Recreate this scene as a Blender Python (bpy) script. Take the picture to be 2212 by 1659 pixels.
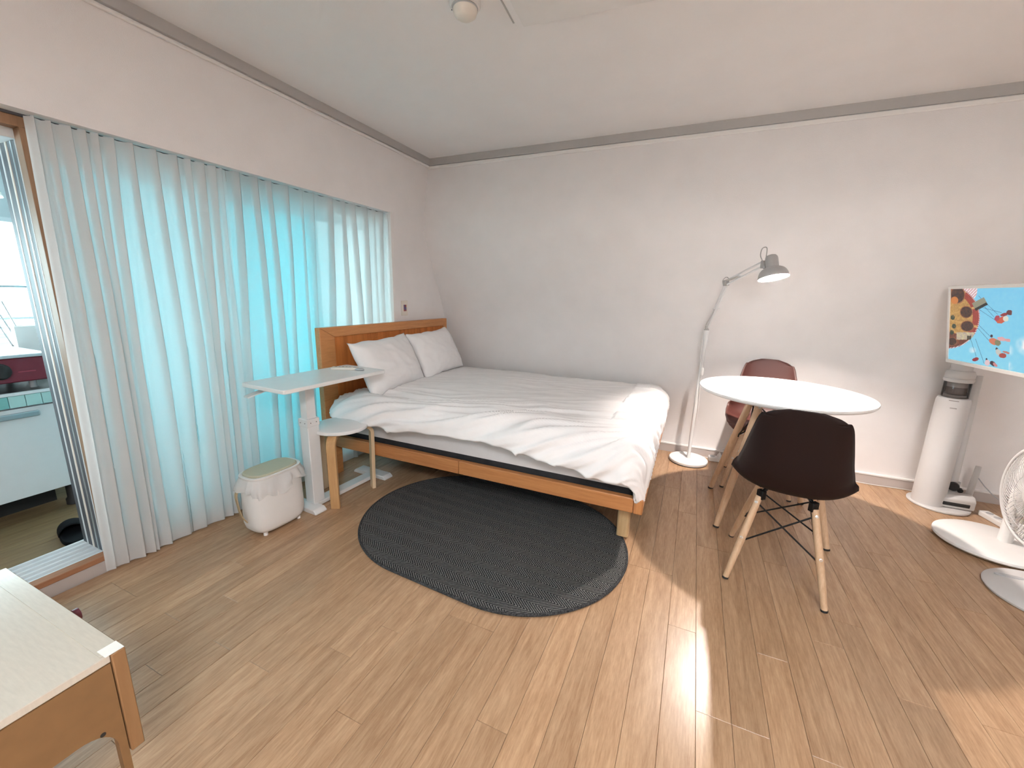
import bpy, bmesh, math, random
import numpy as np
from mathutils import Vector, Matrix, noise as mnoise

for o in list(bpy.data.objects):
    bpy.data.objects.remove(o, do_unlink=True)
scene = bpy.context.scene
COL = scene.collection
random.seed(7)
PI = math.pi

# ------------------------------------------------------------------ camera
CAM_F, CAM_YAW, CAM_PITCH, CAM_ROLL = 881.857, -0.414066, 0.216478, 0.0238684
CAM_H = 1.2
def cam_axes():
    cy, sy = math.cos(CAM_YAW), math.sin(CAM_YAW)
    cp, sp = math.cos(CAM_PITCH), math.sin(CAM_PITCH)
    cr, sr = math.cos(CAM_ROLL), math.sin(CAM_ROLL)
    fwd = Vector((sy*cp, cy*cp, -sp)); right = Vector((cy, -sy, 0)); up = right.cross(fwd)
    return cr*right + sr*up, -sr*right + cr*up, fwd
R_, U_, F_ = cam_axes()
cd = bpy.data.cameras.new('camera'); cam = bpy.data.objects.new('camera', cd); COL.objects.link(cam)
cd.sensor_width = 36.0; cd.lens = 36.0*CAM_F/2212.0; cd.clip_start = 0.02
cam.matrix_world = Matrix(((R_.x, U_.x, -F_.x, 0), (R_.y, U_.y, -F_.y, 0), (R_.z, U_.z, -F_.z, CAM_H), (0, 0, 0, 1)))
scene.camera = cam

# ------------------------------------------------------------------ light and exposure
SKY_COLOR = (0.70, 0.94, 1.0); SKY_STRENGTH = 9.0
BULB_STRENGTH = 6400.0; BULB_COLOR = (1.0, 0.90, 0.83)
FILL_LIGHT_STRENGTH = 27.0; FILL_LIGHT_COLOR = (0.95, 0.98, 1.0)  # added fill that brightens the room from behind the viewer
w = bpy.data.worlds.new('world'); scene.world = w; w.use_nodes = True
bg = w.node_tree.nodes['Background']; bg.inputs[0].default_value = (*SKY_COLOR, 1); bg.inputs[1].default_value = SKY_STRENGTH
vs = scene.view_settings
vs.view_transform = 'Standard'; vs.look = 'None'; vs.exposure = 0.60; vs.gamma = 1.0; vs.use_curve_mapping = False
# portal: guides the sky light through the balcony windows
ld = bpy.data.lights.new('sky_portal', 'AREA'); ld.shape = 'RECTANGLE'; ld.size = 0.85; ld.size_y = 4.9
ld.cycles.is_portal = True
lo = bpy.data.objects.new('sky_portal', ld); COL.objects.link(lo)
lo.location = (-3.80, 0.75, 1.17); lo.rotation_euler = (0, -PI/2, 0)

# ------------------------------------------------------------------ materials
def new_mat(name):
    m = bpy.data.materials.new(name); m.use_nodes = True
    nt = m.node_tree; b = nt.nodes['Principled BSDF']
    return m, nt, b
def N(nt, t, **kw):
    n = nt.nodes.new(t)
    for k, v in kw.items(): setattr(n, k, v)
    return n
def mat(name, col, rough=0.5, metal=0.0, var=0.0, scale=20.0, bump=0.0, bscale=200.0, stretch=(1, 1, 1), sheen=0.0, coat=0.0, spec=0.5):
    m, nt, b = new_mat(name)
    b.inputs['Base Color'].default_value = (*col, 1); b.inputs['Roughness'].default_value = rough; b.inputs['Metallic'].default_value = metal
    b.inputs['Specular IOR Level'].default_value = spec
    if sheen: b.inputs['Sheen Weight'].default_value = sheen
    if coat: b.inputs['Coat Weight'].default_value = coat
    tc = N(nt, 'ShaderNodeTexCoord'); mp = N(nt, 'ShaderNodeMapping'); mp.inputs['Scale'].default_value = stretch
    nt.links.new(tc.outputs['Object'], mp.inputs['Vector'])
    nz = N(nt, 'ShaderNodeTexNoise'); nz.inputs['Scale'].default_value = scale; nz.inputs['Detail'].default_value = 4
    nt.links.new(mp.outputs[0], nz.inputs['Vector'])
    cr = N(nt, 'ShaderNodeValToRGB')
    v = max(var, 0.012)
    cr.color_ramp.elements[0].position = 0.3; cr.color_ramp.elements[1].position = 0.7
    cr.color_ramp.elements[0].color = (*[c*(1-v) for c in col], 1); cr.color_ramp.elements[1].color = (*[min(1, c*(1+v)) for c in col], 1)
    nt.links.new(nz.outputs['Fac'], cr.inputs['Fac']); nt.links.new(cr.outputs['Color'], b.inputs['Base Color'])
    if bump:
        n2 = N(nt, 'ShaderNodeTexNoise'); n2.inputs['Scale'].default_value = bscale; n2.inputs['Detail'].default_value = 3
        nt.links.new(mp.outputs[0], n2.inputs['Vector'])
        bp = N(nt, 'ShaderNodeBump'); bp.inputs['Strength'].default_value = bump; bp.inputs['Distance'].default_value = 0.003
        nt.links.new(n2.outputs['Fac'], bp.inputs['Height']); nt.links.new(bp.outputs[0], b.inputs['Normal'])
    return m
def wood(name, c0, c1, rough=0.4, axis=1, scale=6.0, rnd=0.0, stretch=14.0, fine=0.5, bump=0.15):
    """wood grain along one object axis, optional tone change from piece to piece"""
    m, nt, b = new_mat(name); b.inputs['Roughness'].default_value = rough
    tc = N(nt, 'ShaderNodeTexCoord'); mp = N(nt, 'ShaderNodeMapping')
    s = [stretch]*3; s[axis] = 1.0; mp.inputs['Scale'].default_value = s
    oi = N(nt, 'ShaderNodeObjectInfo'); ml = N(nt, 'ShaderNodeVectorMath', operation='SCALE')
    cmb = N(nt, 'ShaderNodeCombineXYZ')
    for i in range(3): nt.links.new(oi.outputs['Random'], cmb.inputs[i])
    ml.inputs['Scale'].default_value = 37.0; nt.links.new(cmb.outputs[0], ml.inputs[0])
    ad = N(nt, 'ShaderNodeVectorMath', operation='ADD'); nt.links.new(tc.outputs['Object'], mp.inputs['Vector'])
    nt.links.new(mp.outputs[0], ad.inputs[0]); nt.links.new(ml.outputs[0], ad.inputs[1])
    n1 = N(nt, 'ShaderNodeTexNoise'); n1.inputs['Scale'].default_value = scale*0.35; n1.inputs['Detail'].default_value = 6; n1.inputs['Distortion'].default_value = 1.6
    n2 = N(nt, 'ShaderNodeTexNoise'); n2.inputs['Scale'].default_value = scale*2.6; n2.inputs['Detail'].default_value = 8; n2.inputs['Roughness'].default_value = 0.7
    nt.links.new(ad.outputs[0], n1.inputs['Vector']); nt.links.new(ad.outputs[0], n2.inputs['Vector'])
    mx = N(nt, 'ShaderNodeMix', data_type='FLOAT'); mx.inputs['Factor'].default_value = fine
    nt.links.new(n1.outputs['Fac'], mx.inputs[2]); nt.links.new(n2.outputs['Fac'], mx.inputs[3])
    cr = N(nt, 'ShaderNodeValToRGB'); cr.color_ramp.elements[0].position = 0.36; cr.color_ramp.elements[1].position = 0.64
    cr.color_ramp.elements[0].color = (*c0, 1); cr.color_ramp.elements[1].color = (*c1, 1)
    nt.links.new(mx.outputs[0], cr.inputs['Fac'])
    out = cr.outputs['Color']
    if rnd:
        hs = N(nt, 'ShaderNodeHueSaturation'); mr = N(nt, 'ShaderNodeMapRange')
        mr.inputs['To Min'].default_value = 1-rnd; mr.inputs['To Max'].default_value = 1+rnd
        nt.links.new(oi.outputs['Random'], mr.inputs['Value']); nt.links.new(mr.outputs[0], hs.inputs['Value'])
        nt.links.new(out, hs.inputs['Color']); out = hs.outputs['Color']
    nt.links.new(out, b.inputs['Base Color'])
    bp = N(nt, 'ShaderNodeBump'); bp.inputs['Strength'].default_value = bump; bp.inputs['Distance'].default_value = 0.002
    nt.links.new(mx.outputs[0], bp.inputs['Height']); nt.links.new(bp.outputs[0], b.inputs['Normal'])
    return m
def emit(name, col, st):
    m, nt, b = new_mat(name)
    b.inputs['Base Color'].default_value = (*col, 1); b.inputs['Emission Color'].default_value = (*col, 1); b.inputs['Emission Strength'].default_value = st
    return m
def frosted(name, col, clear=0.0):
    m = bpy.data.materials.new(name); m.use_nodes = True; nt = m.node_tree; nt.nodes.clear()
    out = N(nt, 'ShaderNodeOutputMaterial'); tr = N(nt, 'ShaderNodeBsdfTranslucent'); gl = N(nt, 'ShaderNodeBsdfGlossy'); mx = N(nt, 'ShaderNodeMixShader')
    nz = N(nt, 'ShaderNodeTexNoise'); nz.inputs['Scale'].default_value = 3.0
    cr = N(nt, 'ShaderNodeValToRGB'); cr.color_ramp.elements[0].color = (*[c*0.95 for c in col], 1); cr.color_ramp.elements[1].color = (*col, 1)
    nt.links.new(nz.outputs['Fac'], cr.inputs['Fac']); nt.links.new(cr.outputs['Color'], tr.inputs['Color'])
    gl.inputs['Roughness'].default_value = 0.15; mx.inputs[0].default_value = 0.05
    src = tr
    if clear:
        tp = N(nt, 'ShaderNodeBsdfTransparent'); tp.inputs['Color'].default_value = (*col, 1)
        m2 = N(nt, 'ShaderNodeMixShader'); m2.inputs[0].default_value = clear
        nt.links.new(tr.outputs[0], m2.inputs[1]); nt.links.new(tp.outputs[0], m2.inputs[2]); src = m2
    nt.links.new(src.outputs[0], mx.inputs[1]); nt.links.new(gl.outputs[0], mx.inputs[2]); nt.links.new(mx.outputs[0], out.inputs['Surface'])
    return m
def sheer(name, col, diff, trans, clear):
    m = bpy.data.materials.new(name); m.use_nodes = True; nt = m.node_tree; nt.nodes.clear()
    out = N(nt, 'ShaderNodeOutputMaterial'); d = N(nt, 'ShaderNodeBsdfDiffuse'); t = N(nt, 'ShaderNodeBsdfTranslucent'); p = N(nt, 'ShaderNodeBsdfTransparent')
    nz = N(nt, 'ShaderNodeTexNoise'); nz.inputs['Scale'].default_value = 400.0
    tc = N(nt, 'ShaderNodeTexCoord'); nt.links.new(tc.outputs['Object'], nz.inputs['Vector'])
    cr = N(nt, 'ShaderNodeValToRGB'); cr.color_ramp.elements[0].color = (*[c*0.94 for c in col], 1); cr.color_ramp.elements[1].color = (*col, 1)
    nt.links.new(nz.outputs['Fac'], cr.inputs['Fac'])
    nt.links.new(cr.outputs['Color'], d.inputs['Color']); nt.links.new(cr.outputs['Color'], t.inputs['Color'])
    m1 = N(nt, 'ShaderNodeMixShader'); m1.inputs[0].default_value = trans/(diff+trans)
    nt.links.new(d.outputs[0], m1.inputs[1]); nt.links.new(t.outputs[0], m1.inputs[2])
    m2 = N(nt, 'ShaderNodeMixShader'); m2.inputs[0].default_value = clear
    nt.links.new(m1.outputs[0], m2.inputs[1]); nt.links.new(p.outputs[0], m2.inputs[2]); nt.links.new(m2.outputs[0], out.inputs['Surface'])
    return m
def glass_clear(name, col):
    m = bpy.data.materials.new(name); m.use_nodes = True; nt = m.node_tree; nt.nodes.clear()
    out = N(nt, 'ShaderNodeOutputMaterial'); tp = N(nt, 'ShaderNodeBsdfTransparent'); tp.inputs['Color'].default_value = (*col, 1)
    gl = N(nt, 'ShaderNodeBsdfGlossy'); gl.inputs['Roughness'].default_value = 0.03
    fr = N(nt, 'ShaderNodeFresnel'); fr.inputs['IOR'].default_value = 1.45; mx = N(nt, 'ShaderNodeMixShader')
    nt.links.new(fr.outputs[0], mx.inputs[0]); nt.links.new(tp.outputs[0], mx.inputs[1]); nt.links.new(gl.outputs[0], mx.inputs[2]); nt.links.new(mx.outputs[0], out.inputs['Surface'])
    return m
def rug_mat(name):
    m, nt, b = new_mat(name); b.inputs['Roughness'].default_value = 0.95; b.inputs['Specular IOR Level'].default_value = 0.1
    tc = N(nt, 'ShaderNodeTexCoord'); sp = N(nt, 'ShaderNodeSeparateXYZ'); nt.links.new(tc.outputs['Object'], sp.inputs[0])
    def mth(op, a, bb=None):
        n = N(nt, 'ShaderNodeMath', operation=op)
        for i, v in enumerate((a, bb)):
            if v is None: continue
            if isinstance(v, (int, float)): n.inputs[i].default_value = v
            else: nt.links.new(v, n.inputs[i])
        return n.outputs[0]
    nz = N(nt, 'ShaderNodeTexNoise'); nz.inputs['Scale'].default_value = 60; nt.links.new(tc.outputs['Object'], nz.inputs['Vector'])
    bw = 0.085
    v = mth('PINGPONG', sp.outputs['Y'], bw/2)
    ph = mth('ADD', mth('MULTIPLY', sp.outputs['X'], 1.0), mth('MULTIPLY', v, 1.25))
    ph = mth('ADD', ph, mth('MULTIPLY', nz.outputs['Fac'], 0.006))
    st = mth('SINE', mth('MULTIPLY', ph, 2*PI/0.0135))
    n3 = N(nt, 'ShaderNodeTexNoise'); n3.inputs['Scale'].default_value = 350; nt.links.new(tc.outputs['Object'], n3.inputs['Vector'])
    fac = mth('ADD', mth('MULTIPLY', st, 0.42), mth('MULTIPLY', n3.outputs['Fac'], 0.9))
    cr = N(nt, 'ShaderNodeValToRGB'); cr.color_ramp.elements[0].position = 0.25; cr.color_ramp.elements[1].position = 0.95
    cr.color_ramp.elements[0].color = (0.020, 0.020, 0.022, 1); cr.color_ramp.elements[1].color = (0.225, 0.22, 0.215, 1)
    nt.links.new(fac, cr.inputs['Fac']); nt.links.new(cr.outputs['Color'], b.inputs['Base Color'])
    bp = N(nt, 'ShaderNodeBump'); bp.inputs['Strength'].default_value = 0.7; bp.inputs['Distance'].default_value = 0.004
    nt.links.new(fac, bp.inputs['Height']); nt.links.new(bp.outputs[0], b.inputs['Normal'])
    return m
def weave_mat(name, c0, c1):
    m, nt, b = new_mat(name); b.inputs['Roughness'].default_value = 0.6
    tc = N(nt, 'ShaderNodeTexCoord')
    wv = N(nt, 'ShaderNodeTexWave', wave_type='BANDS', bands_direction='Y'); wv.inputs['Scale'].default_value = 55; wv.inputs['Distortion'].default_value = 2.0
    wz = N(nt, 'ShaderNodeTexWave', wave_type='BANDS', bands_direction='Z'); wz.inputs['Scale'].default_value = 70; wz.inputs['Distortion'].default_value = 2.0
    mp = N(nt, 'ShaderNodeMapping'); mp.inputs['Scale'].default_value = (30, 30, 2)
    nz = N(nt, 'ShaderNodeTexNoise'); nz.inputs['Scale'].default_value = 1.0
    nt.links.new(tc.outputs['Object'], mp.inputs[0]); nt.links.new(mp.outputs[0], nz.inputs['Vector'])
    nt.links.new(tc.outputs['Object'], wv.inputs['Vector']); nt.links.new(tc.outputs['Object'], wz.inputs['Vector'])
    a = N(nt, 'ShaderNodeMath', operation='MULTIPLY'); nt.links.new(wv.outputs['Fac'], a.inputs[0]); nt.links.new(wz.outputs['Fac'], a.inputs[1])
    s = N(nt, 'ShaderNodeMath', operation='ADD'); nt.links.new(a.outputs[0], s.inputs[0]); nt.links.new(nz.outputs['Fac'], s.inputs[1])
    cr = N(nt, 'ShaderNodeValToRGB'); cr.color_ramp.elements[0].position = 0.35; cr.color_ramp.elements[1].position = 1.3/1.5
    cr.color_ramp.elements[0].color = (*c0, 1); cr.color_ramp.elements[1].color = (*c1, 1)
    nt.links.new(s.outputs[0], cr.inputs['Fac']); nt.links.new(cr.outputs['Color'], b.inputs['Base Color'])
    bp = N(nt, 'ShaderNodeBump'); bp.inputs['Strength'].default_value = 0.5; bp.inputs['Distance'].default_value = 0.002
    nt.links.new(s.outputs[0], bp.inputs['Height']); nt.links.new(bp.outputs[0], b.inputs['Normal'])
    return m

M = {}
M['wallpaper'] = mat('wallpaper', (0.83, 0.795, 0.785), 0.85, var=0.02, scale=6, bump=0.25, bscale=260)
M['ceiling_paper'] = mat('ceiling_paper', (0.86, 0.83, 0.82), 0.9, var=0.015, scale=5, bump=0.15, bscale=300)
M['cornice_grey'] = mat('cornice_grey', (0.44, 0.42, 0.405), 0.7)
M['trim_white'] = mat('trim_white', (0.84, 0.81, 0.79), 0.6)
M['baseboard'] = mat('baseboard', (0.50, 0.44, 0.41), 0.5)
M['joint'] = mat('floor_joint', (0.20, 0.115, 0.065), 0.7)
M['plank'] = wood('floor_wood', (0.31, 0.172, 0.090), (0.51, 0.330, 0.198), 0.30, axis=1, scale=7.0, rnd=0.10, stretch=11.0, fine=0.55, bump=0.10)
M['balcony_plank'] = wood('balcony_wood', (0.16, 0.10, 0.05), (0.27, 0.18, 0.09), 0.45, axis=1, scale=6.0, rnd=0.12, stretch=12)
M['oak'] = wood('bed_oak', (0.42, 0.165, 0.055), (0.56, 0.25, 0.095), 0.4, axis=0, scale=5, stretch=16)
M['oak_y'] = wood('headboard_oak', (0.42, 0.165, 0.055), (0.56, 0.25, 0.095), 0.4, axis=1, scale=5, stretch=16)
M['oak_z'] = wood('post_oak', (0.42, 0.165, 0.055), (0.56, 0.25, 0.095), 0.4, axis=2, scale=5, stretch=16)
M['leg_oak'] = wood('bed_leg_oak', (0.45, 0.29, 0.14), (0.58, 0.40, 0.22), 0.45, axis=2, scale=5, stretch=16)
M['cane'] = weave_mat('woven_cane', (0.36, 0.090, 0.016), (0.78, 0.27, 0.065))
M['frame_oak'] = wood('headboard_frame_oak', (0.52, 0.215, 0.070), (0.68, 0.31, 0.115), 0.4, axis=1, scale=5, stretch=16)
M['beech'] = wood('beech', (0.50, 0.31, 0.18), (0.63, 0.43, 0.28), 0.45, axis=2, scale=5, stretch=14)
M['birch'] = wood('birch_ply', (0.50, 0.28, 0.12), (0.62, 0.38, 0.18), 0.4, axis=2, scale=4, stretch=14)
M['birch_light'] = wood('birch_edge', (0.62, 0.45, 0.27), (0.74, 0.58, 0.39), 0.45, axis=2, scale=5, stretch=18)
M['white_lam'] = mat('white_laminate', (0.82, 0.81, 0.80), 0.35)
M['white_metal'] = mat('white_metal', (0.76, 0.75, 0.745), 0.4)
M['white_plastic'] = mat('white_plastic', (0.78, 0.755, 0.735), 0.45)
M['station_plastic'] = mat('station_plastic', (0.58, 0.56, 0.55), 0.5)
M['bezel'] = mat('bezel_white', (0.90, 0.86, 0.82), 0.4)
M['cream_plastic'] = mat('cream_plastic', (0.80, 0.74, 0.66), 0.4)
M['bedding'] = mat('white_cotton', (0.91, 0.885, 0.88), 0.9, var=0.012, bump=0.12, bscale=700, spec=0.2)
M['sheet'] = mat('grey_white_sheet', (0.68, 0.66, 0.66), 0.9, var=0.02, bump=0.1, bscale=600, spec=0.2)
M['dark_fabric'] = mat('charcoal_fabric', (0.030, 0.030, 0.033), 0.95, var=0.2, bump=0.4, bscale=500, spec=0.2)
M['rug'] = rug_mat('herringbone_rug')
M['rug_edge'] = mat('rug_braid', (0.05, 0.05, 0.052), 0.95, var=0.7, scale=160, bump=0.9, bscale=160, spec=0.1)
M['shell_dark'] = mat('dark_brown_plastic', (0.010, 0.0026, 0.0022), 0.6, spec=0.3, bump=0.08, bscale=900)
M['shell_brown'] = mat('red_brown_plastic', (0.070, 0.019, 0.014), 0.5, bump=0.08, bscale=900)
M['black_metal'] = mat('black_metal', (0.012, 0.011, 0.011), 0.4, metal=0.6)
M['chrome'] = mat('zinc_screw', (0.6, 0.58, 0.55), 0.3, metal=1.0)
M['black_rubber'] = mat('black_rubber', (0.015, 0.014, 0.014), 0.6)
M['lamp_grey'] = mat('lamp_grey', (0.40, 0.385, 0.375), 0.4)
M['lamp_inner'] = mat('lamp_inner_white', (0.88, 0.87, 0.85), 0.5)
M['bulb'] = emit('lit_bulb', BULB_COLOR, BULB_STRENGTH)
M['sage'] = mat('sage_plastic', (0.47, 0.45, 0.33), 0.55)
M['bag'] = sheer('thin_bag_film', (0.93, 0.925, 0.92), 0.5, 0.3, 0.35)
M['tan'] = mat('tan_band', (0.46, 0.33, 0.19), 0.55)
M['curtain'] = sheer('sheer_curtain', (0.86, 0.855, 0.85), 0.5, 0.42, 0.10)
M['curtain_thin'] = sheer('sheer_curtain_open', (0.86, 0.855, 0.85), 0.42, 0.48, 0.14)
M['frost_teal'] = frosted('frosted_teal_glass', (0.30, 0.80, 0.86))
M['frost_blue'] = frosted('frosted_pale_glass', (0.52, 0.80, 0.84))
M['frost_white'] = frosted('frosted_white_glass', (0.92, 1.0, 1.0), clear=0.4)
M['clear_glass'] = glass_clear('clear_glass', (0.95, 0.99, 1.0))
M['smoky'] = glass_clear('smoky_clear_plastic', (0.62, 0.58, 0.56))
M['alu'] = mat('aluminium_white', (0.70, 0.74, 0.76), 0.4)
M['alu_dark'] = mat('aluminium_dark', (0.085, 0.09, 0.105), 0.5)
M['door_wood'] = wood('door_frame_wood', (0.25, 0.135, 0.07), (0.34, 0.19, 0.105), 0.5, axis=2, scale=5, stretch=14)
M['sill_wood'] = wood('sill_wood', (0.30, 0.13, 0.06), (0.40, 0.19, 0.10), 0.5, axis=1, scale=5, stretch=14)
M['kitchen_white'] = mat('kitchen_white_gloss', (0.70, 0.74, 0.75), 0.3)
M['steel'] = mat('brushed_handle', (0.45, 0.52, 0.55), 0.35, metal=0.7)
M['stove_red'] = mat('stove_maroon', (0.17, 0.018, 0.032), 0.35, var=0.08)
M['stove_top'] = mat('stove_top', (0.60, 0.63, 0.65), 0.35, metal=0.3)
M['teal_a'] = mat('teal_tile', (0.20, 0.47, 0.45), 0.3)
M['teal_b'] = mat('pale_teal_tile', (0.40, 0.64, 0.62), 0.3)
M['black_stone'] = mat('black_counter', (0.03, 0.028, 0.025), 0.35, var=0.5, scale=60)
M['balcony_wall'] = mat('balcony_paint', (0.56, 0.62, 0.64), 0.8)
M['facade'] = mat('pale_facade', (0.75, 0.78, 0.78), 0.9)
M['facade_dark'] = mat('shutter_slats', (0.10, 0.14, 0.15), 0.8)
M['slipper'] = mat('black_slipper', (0.006, 0.0065, 0.008), 0.9, spec=0.15)
M['box_top'] = mat('chest_top_sheen', (0.56, 0.50, 0.42), 0.18, var=0.05, scale=30, stretch=(1, 6, 1))  # paler than the chest sides: reflected sheen put into the colour
M['box_side'] = mat('chest_fibreboard', (0.215, 0.112, 0.044), 0.6, var=0.05, scale=30)
M['box_edge'] = wood('chest_edge', (0.25, 0.128, 0.053), (0.30, 0.16, 0.07), 0.55, axis=2, scale=4, stretch=10)
M['ruby'] = mat('wine_red_knob', (0.16, 0.03, 0.05), 0.35)
M['paper_white'] = mat('white_paper', (0.82, 0.80, 0.76), 0.7)
M['grey_plastic'] = mat('grey_plastic', (0.42, 0.42, 0.43), 0.5)
M['cord'] = mat('white_cord', (0.74, 0.70, 0.68), 0.5)
M['print_grey'] = mat('printed_grey', (0.25, 0.22, 0.21), 0.6)
M['print_red'] = mat('printed_red', (0.33, 0.05, 0.08), 0.5)
M['switch_art_a'] = mat('switch_red_print', (0.35, 0.09, 0.09), 0.5)
M['switch_art_b'] = mat('switch_blue_print', (0.12, 0.13, 0.28), 0.5)
M['fill_lamp'] = emit('fill_lamp_diffuser', FILL_LIGHT_COLOR, FILL_LIGHT_STRENGTH)

# ------------------------------------------------------------------ mesh helpers
class MB:
    def __init__(s): s.v = []; s.f = []
    def add(s, vs, fs):
        k = len(s.v); s.v += [tuple(p) for p in vs]; s.f += [tuple(i+k for i in f) for f in fs]; return s
    def box(s, a, b):
        (x0, y0, z0), (x1, y1, z1) = a, b
        return s.add([(x0,y0,z0),(x1,y0,z0),(x1,y1,z0),(x0,y1,z0),(x0,y0,z1),(x1,y0,z1),(x1,y1,z1),(x0,y1,z1)],
                     [(0,3,2,1),(4,5,6,7),(0,1,5,4),(1,2,6,5),(2,3,7,6),(3,0,4,7)])
    def cyl(s, p0, p1, r0, r1=None, n=16, cap=True):
        return s.tube([p0, p1], [r0, r0 if r1 is None else r1], n, cap)
    def tube(s, pts, r, n=10, cap=True, closed=False):
        P = [Vector(p) for p in pts]; m = len(P)
        rr = r if isinstance(r, (list, tuple)) else [r]*m
        rings = []; prev = None
        for i, p in enumerate(P):
            if closed: t = P[(i+1) % m] - P[i-1]
            else: t = P[min(i+1, m-1)] - P[max(i-1, 0)]
            t.normalize()
            if prev is None:
                a = Vector((0, 0, 1)) if abs(t.z) < 0.9 else Vector((1, 0, 0)); u = t.cross(a).normalized()
            else:
                u = (prev - t*prev.dot(t)).normalized()
            prev = u; v = t.cross(u)
            rings.append([p + rr[i]*(math.cos(2*PI*k/n)*u + math.sin(2*PI*k/n)*v) for k in range(n)])
        vs = [q for ring in rings for q in ring]; fs = []
        for i in range(m if closed else m-1):
            j = (i+1) % m
            for k in range(n): fs.append((i*n+k, i*n+(k+1) % n, j*n+(k+1) % n, j*n+k))
        if cap and not closed: fs.append(tuple(range(n-1, -1, -1))); fs.append(tuple((m-1)*n+k for k in range(n)))
        return s.add(vs, fs)
    def lathe(s, prof, c=(0, 0, 0), n=40, axis=None, sx=1.0, sy=1.0, cap=True):
        """profile [(r,z)] around c; axis: direction of +z"""
        A = Vector((0, 0, 1)) if axis is None else Vector(axis).normalized()
        u = Vector((1, 0, 0)) if abs(A.x) < 0.9 else Vector((0, 1, 0)); u = (u - A*u.dot(A)).normalized(); v = A.cross(u)
        vs = []; c = Vector(c)
        for (r, z) in prof:
            for k in range(n):
                a = 2*PI*k/n; vs.append(c + A*z + u*(r*sx*math.cos(a)) + v*(r*sy*math.sin(a)))
        fs = []; m = len(prof)
        for i in range(m-1):
            for k in range(n): fs.append((i*n+k, i*n+(k+1) % n, (i+1)*n+(k+1) % n, (i+1)*n+k))
        if cap and prof[0][0] > 1e-6: fs.append(tuple(range(n-1, -1, -1)))
        if cap and prof[-1][0] > 1e-6: fs.append(tuple((m-1)*n+k for k in range(n)))
        return s.add(vs, fs)
    def prism(s, poly, d0, d1, axis=2):
        n = len(poly)
        def pt(p, d):
            return {2: (p[0], p[1], d), 1: (p[0], d, p[1]), 0: (d, p[0], p[1])}[axis]
        vs = [pt(p, d0) for p in poly] + [pt(p, d1) for p in poly]
        fs = [tuple(range(n-1, -1, -1)), tuple(range(n, 2*n))] + [(i, (i+1) % n, n+(i+1) % n, n+i) for i in range(n)]
        return s.add(vs, fs)
    def grid(s, P, wrap=False):
        a, b = len(P), len(P[0]); vs = [q for row in P for q in row]; fs = []
        for i in range(a-1):
            for j in range(b if wrap else b-1): fs.append((i*b+j, i*b+(j+1) % b, (i+1)*b+(j+1) % b, (i+1)*b+j))
        return s.add(vs, fs)
    def build(s, name, m, parent=None, bevel=0.0, seg=2, smooth=True, ang=40, solid=0.0, offset=-1.0, sub=0):
        me = bpy.data.meshes.new(name); me.from_pydata(s.v, [], s.f); me.update()
        bm = bmesh.new(); bm.from_mesh(me); bmesh.ops.remove_doubles(bm, verts=bm.verts, dist=1e-6)
        bmesh.ops.recalc_face_normals(bm, faces=bm.faces); bm.to_mesh(me); bm.free()
        if isinstance(m, str): m = M[m]
        me.materials.append(m)
        o = bpy.data.objects.new(name, me); COL.objects.link(o)
        if smooth:
            me.shade_smooth(); me.set_sharp_from_angle(angle=math.radians(ang))
        if parent is not None: o.parent = parent
        if solid:
            md = o.modifiers.new('thickness', 'SOLIDIFY'); md.thickness = solid; md.offset = offset
        if bevel:
            md = o.modifiers.new('bevel', 'BEVEL'); md.width = bevel; md.segments = seg; md.limit_method = 'ANGLE'; md.angle_limit = math.radians(35)
            md.harden_normals = False
        if sub:
            md = o.modifiers.new('sub', 'SUBSURF'); md.levels = sub; md.render_levels = sub
        return o
def rrect(cx, cy, hx, hy, r, n=8):
    P = []
    for (sx, sy, a0) in ((1, 1, 0), (-1, 1, PI/2), (-1, -1, PI), (1, -1, 1.5*PI)):
        for k in range(n+1):
            a = a0 + PI/2*k/n; P.append((cx+sx*(hx-r)+r*math.cos(a), cy+sy*(hy-r)+r*math.sin(a)))
    return P
def thing(name, label, cat, loc=(0, 0, 0), rz=0.0, group=None):
    o = bpy.data.objects.new(name, None); COL.objects.link(o); o.empty_display_size = 0.1
    o.location = loc; o.rotation_euler = (0, 0, rz); o['label'] = label; o['category'] = cat
    if group: o['group'] = group
    return o
def tag(o, label, cat, group=None):
    o['label'] = label; o['category'] = cat
    if group: o['group'] = group
    return o
def struct(o, label=None):
    o['kind'] = 'structure'
    if label: o['label'] = label
    return o
def spline(pts, n=8):
    """Catmull-Rom through pts"""
    P = [np.array(p, float) for p in pts]; P = [2*P[0]-P[1]] + P + [2*P[-1]-P[-2]]; out = []
    for i in range(1, len(P)-2):
        for k in range(n):
            t = k/n; a, b, c, d = P[i-1], P[i], P[i+1], P[i+2]
            out.append(0.5*((2*b)+(c-a)*t+(2*a-5*b+4*c-d)*t*t+(3*b-a-3*c+d)*t**3))
    out.append(P[-2]); return [tuple(q) for q in out]
def cord(name, pts, r, m, parent=None, n=8):
    return MB().tube(spline(pts, 10), r, n).build(name, m, parent)

# ================================================================== THE ROOM
XA, YB0, ZC = -2.13, 3.055, 2.255         # window wall, top of the far wall, ceiling
X1, Y0 = 2.9, -1.7
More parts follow.
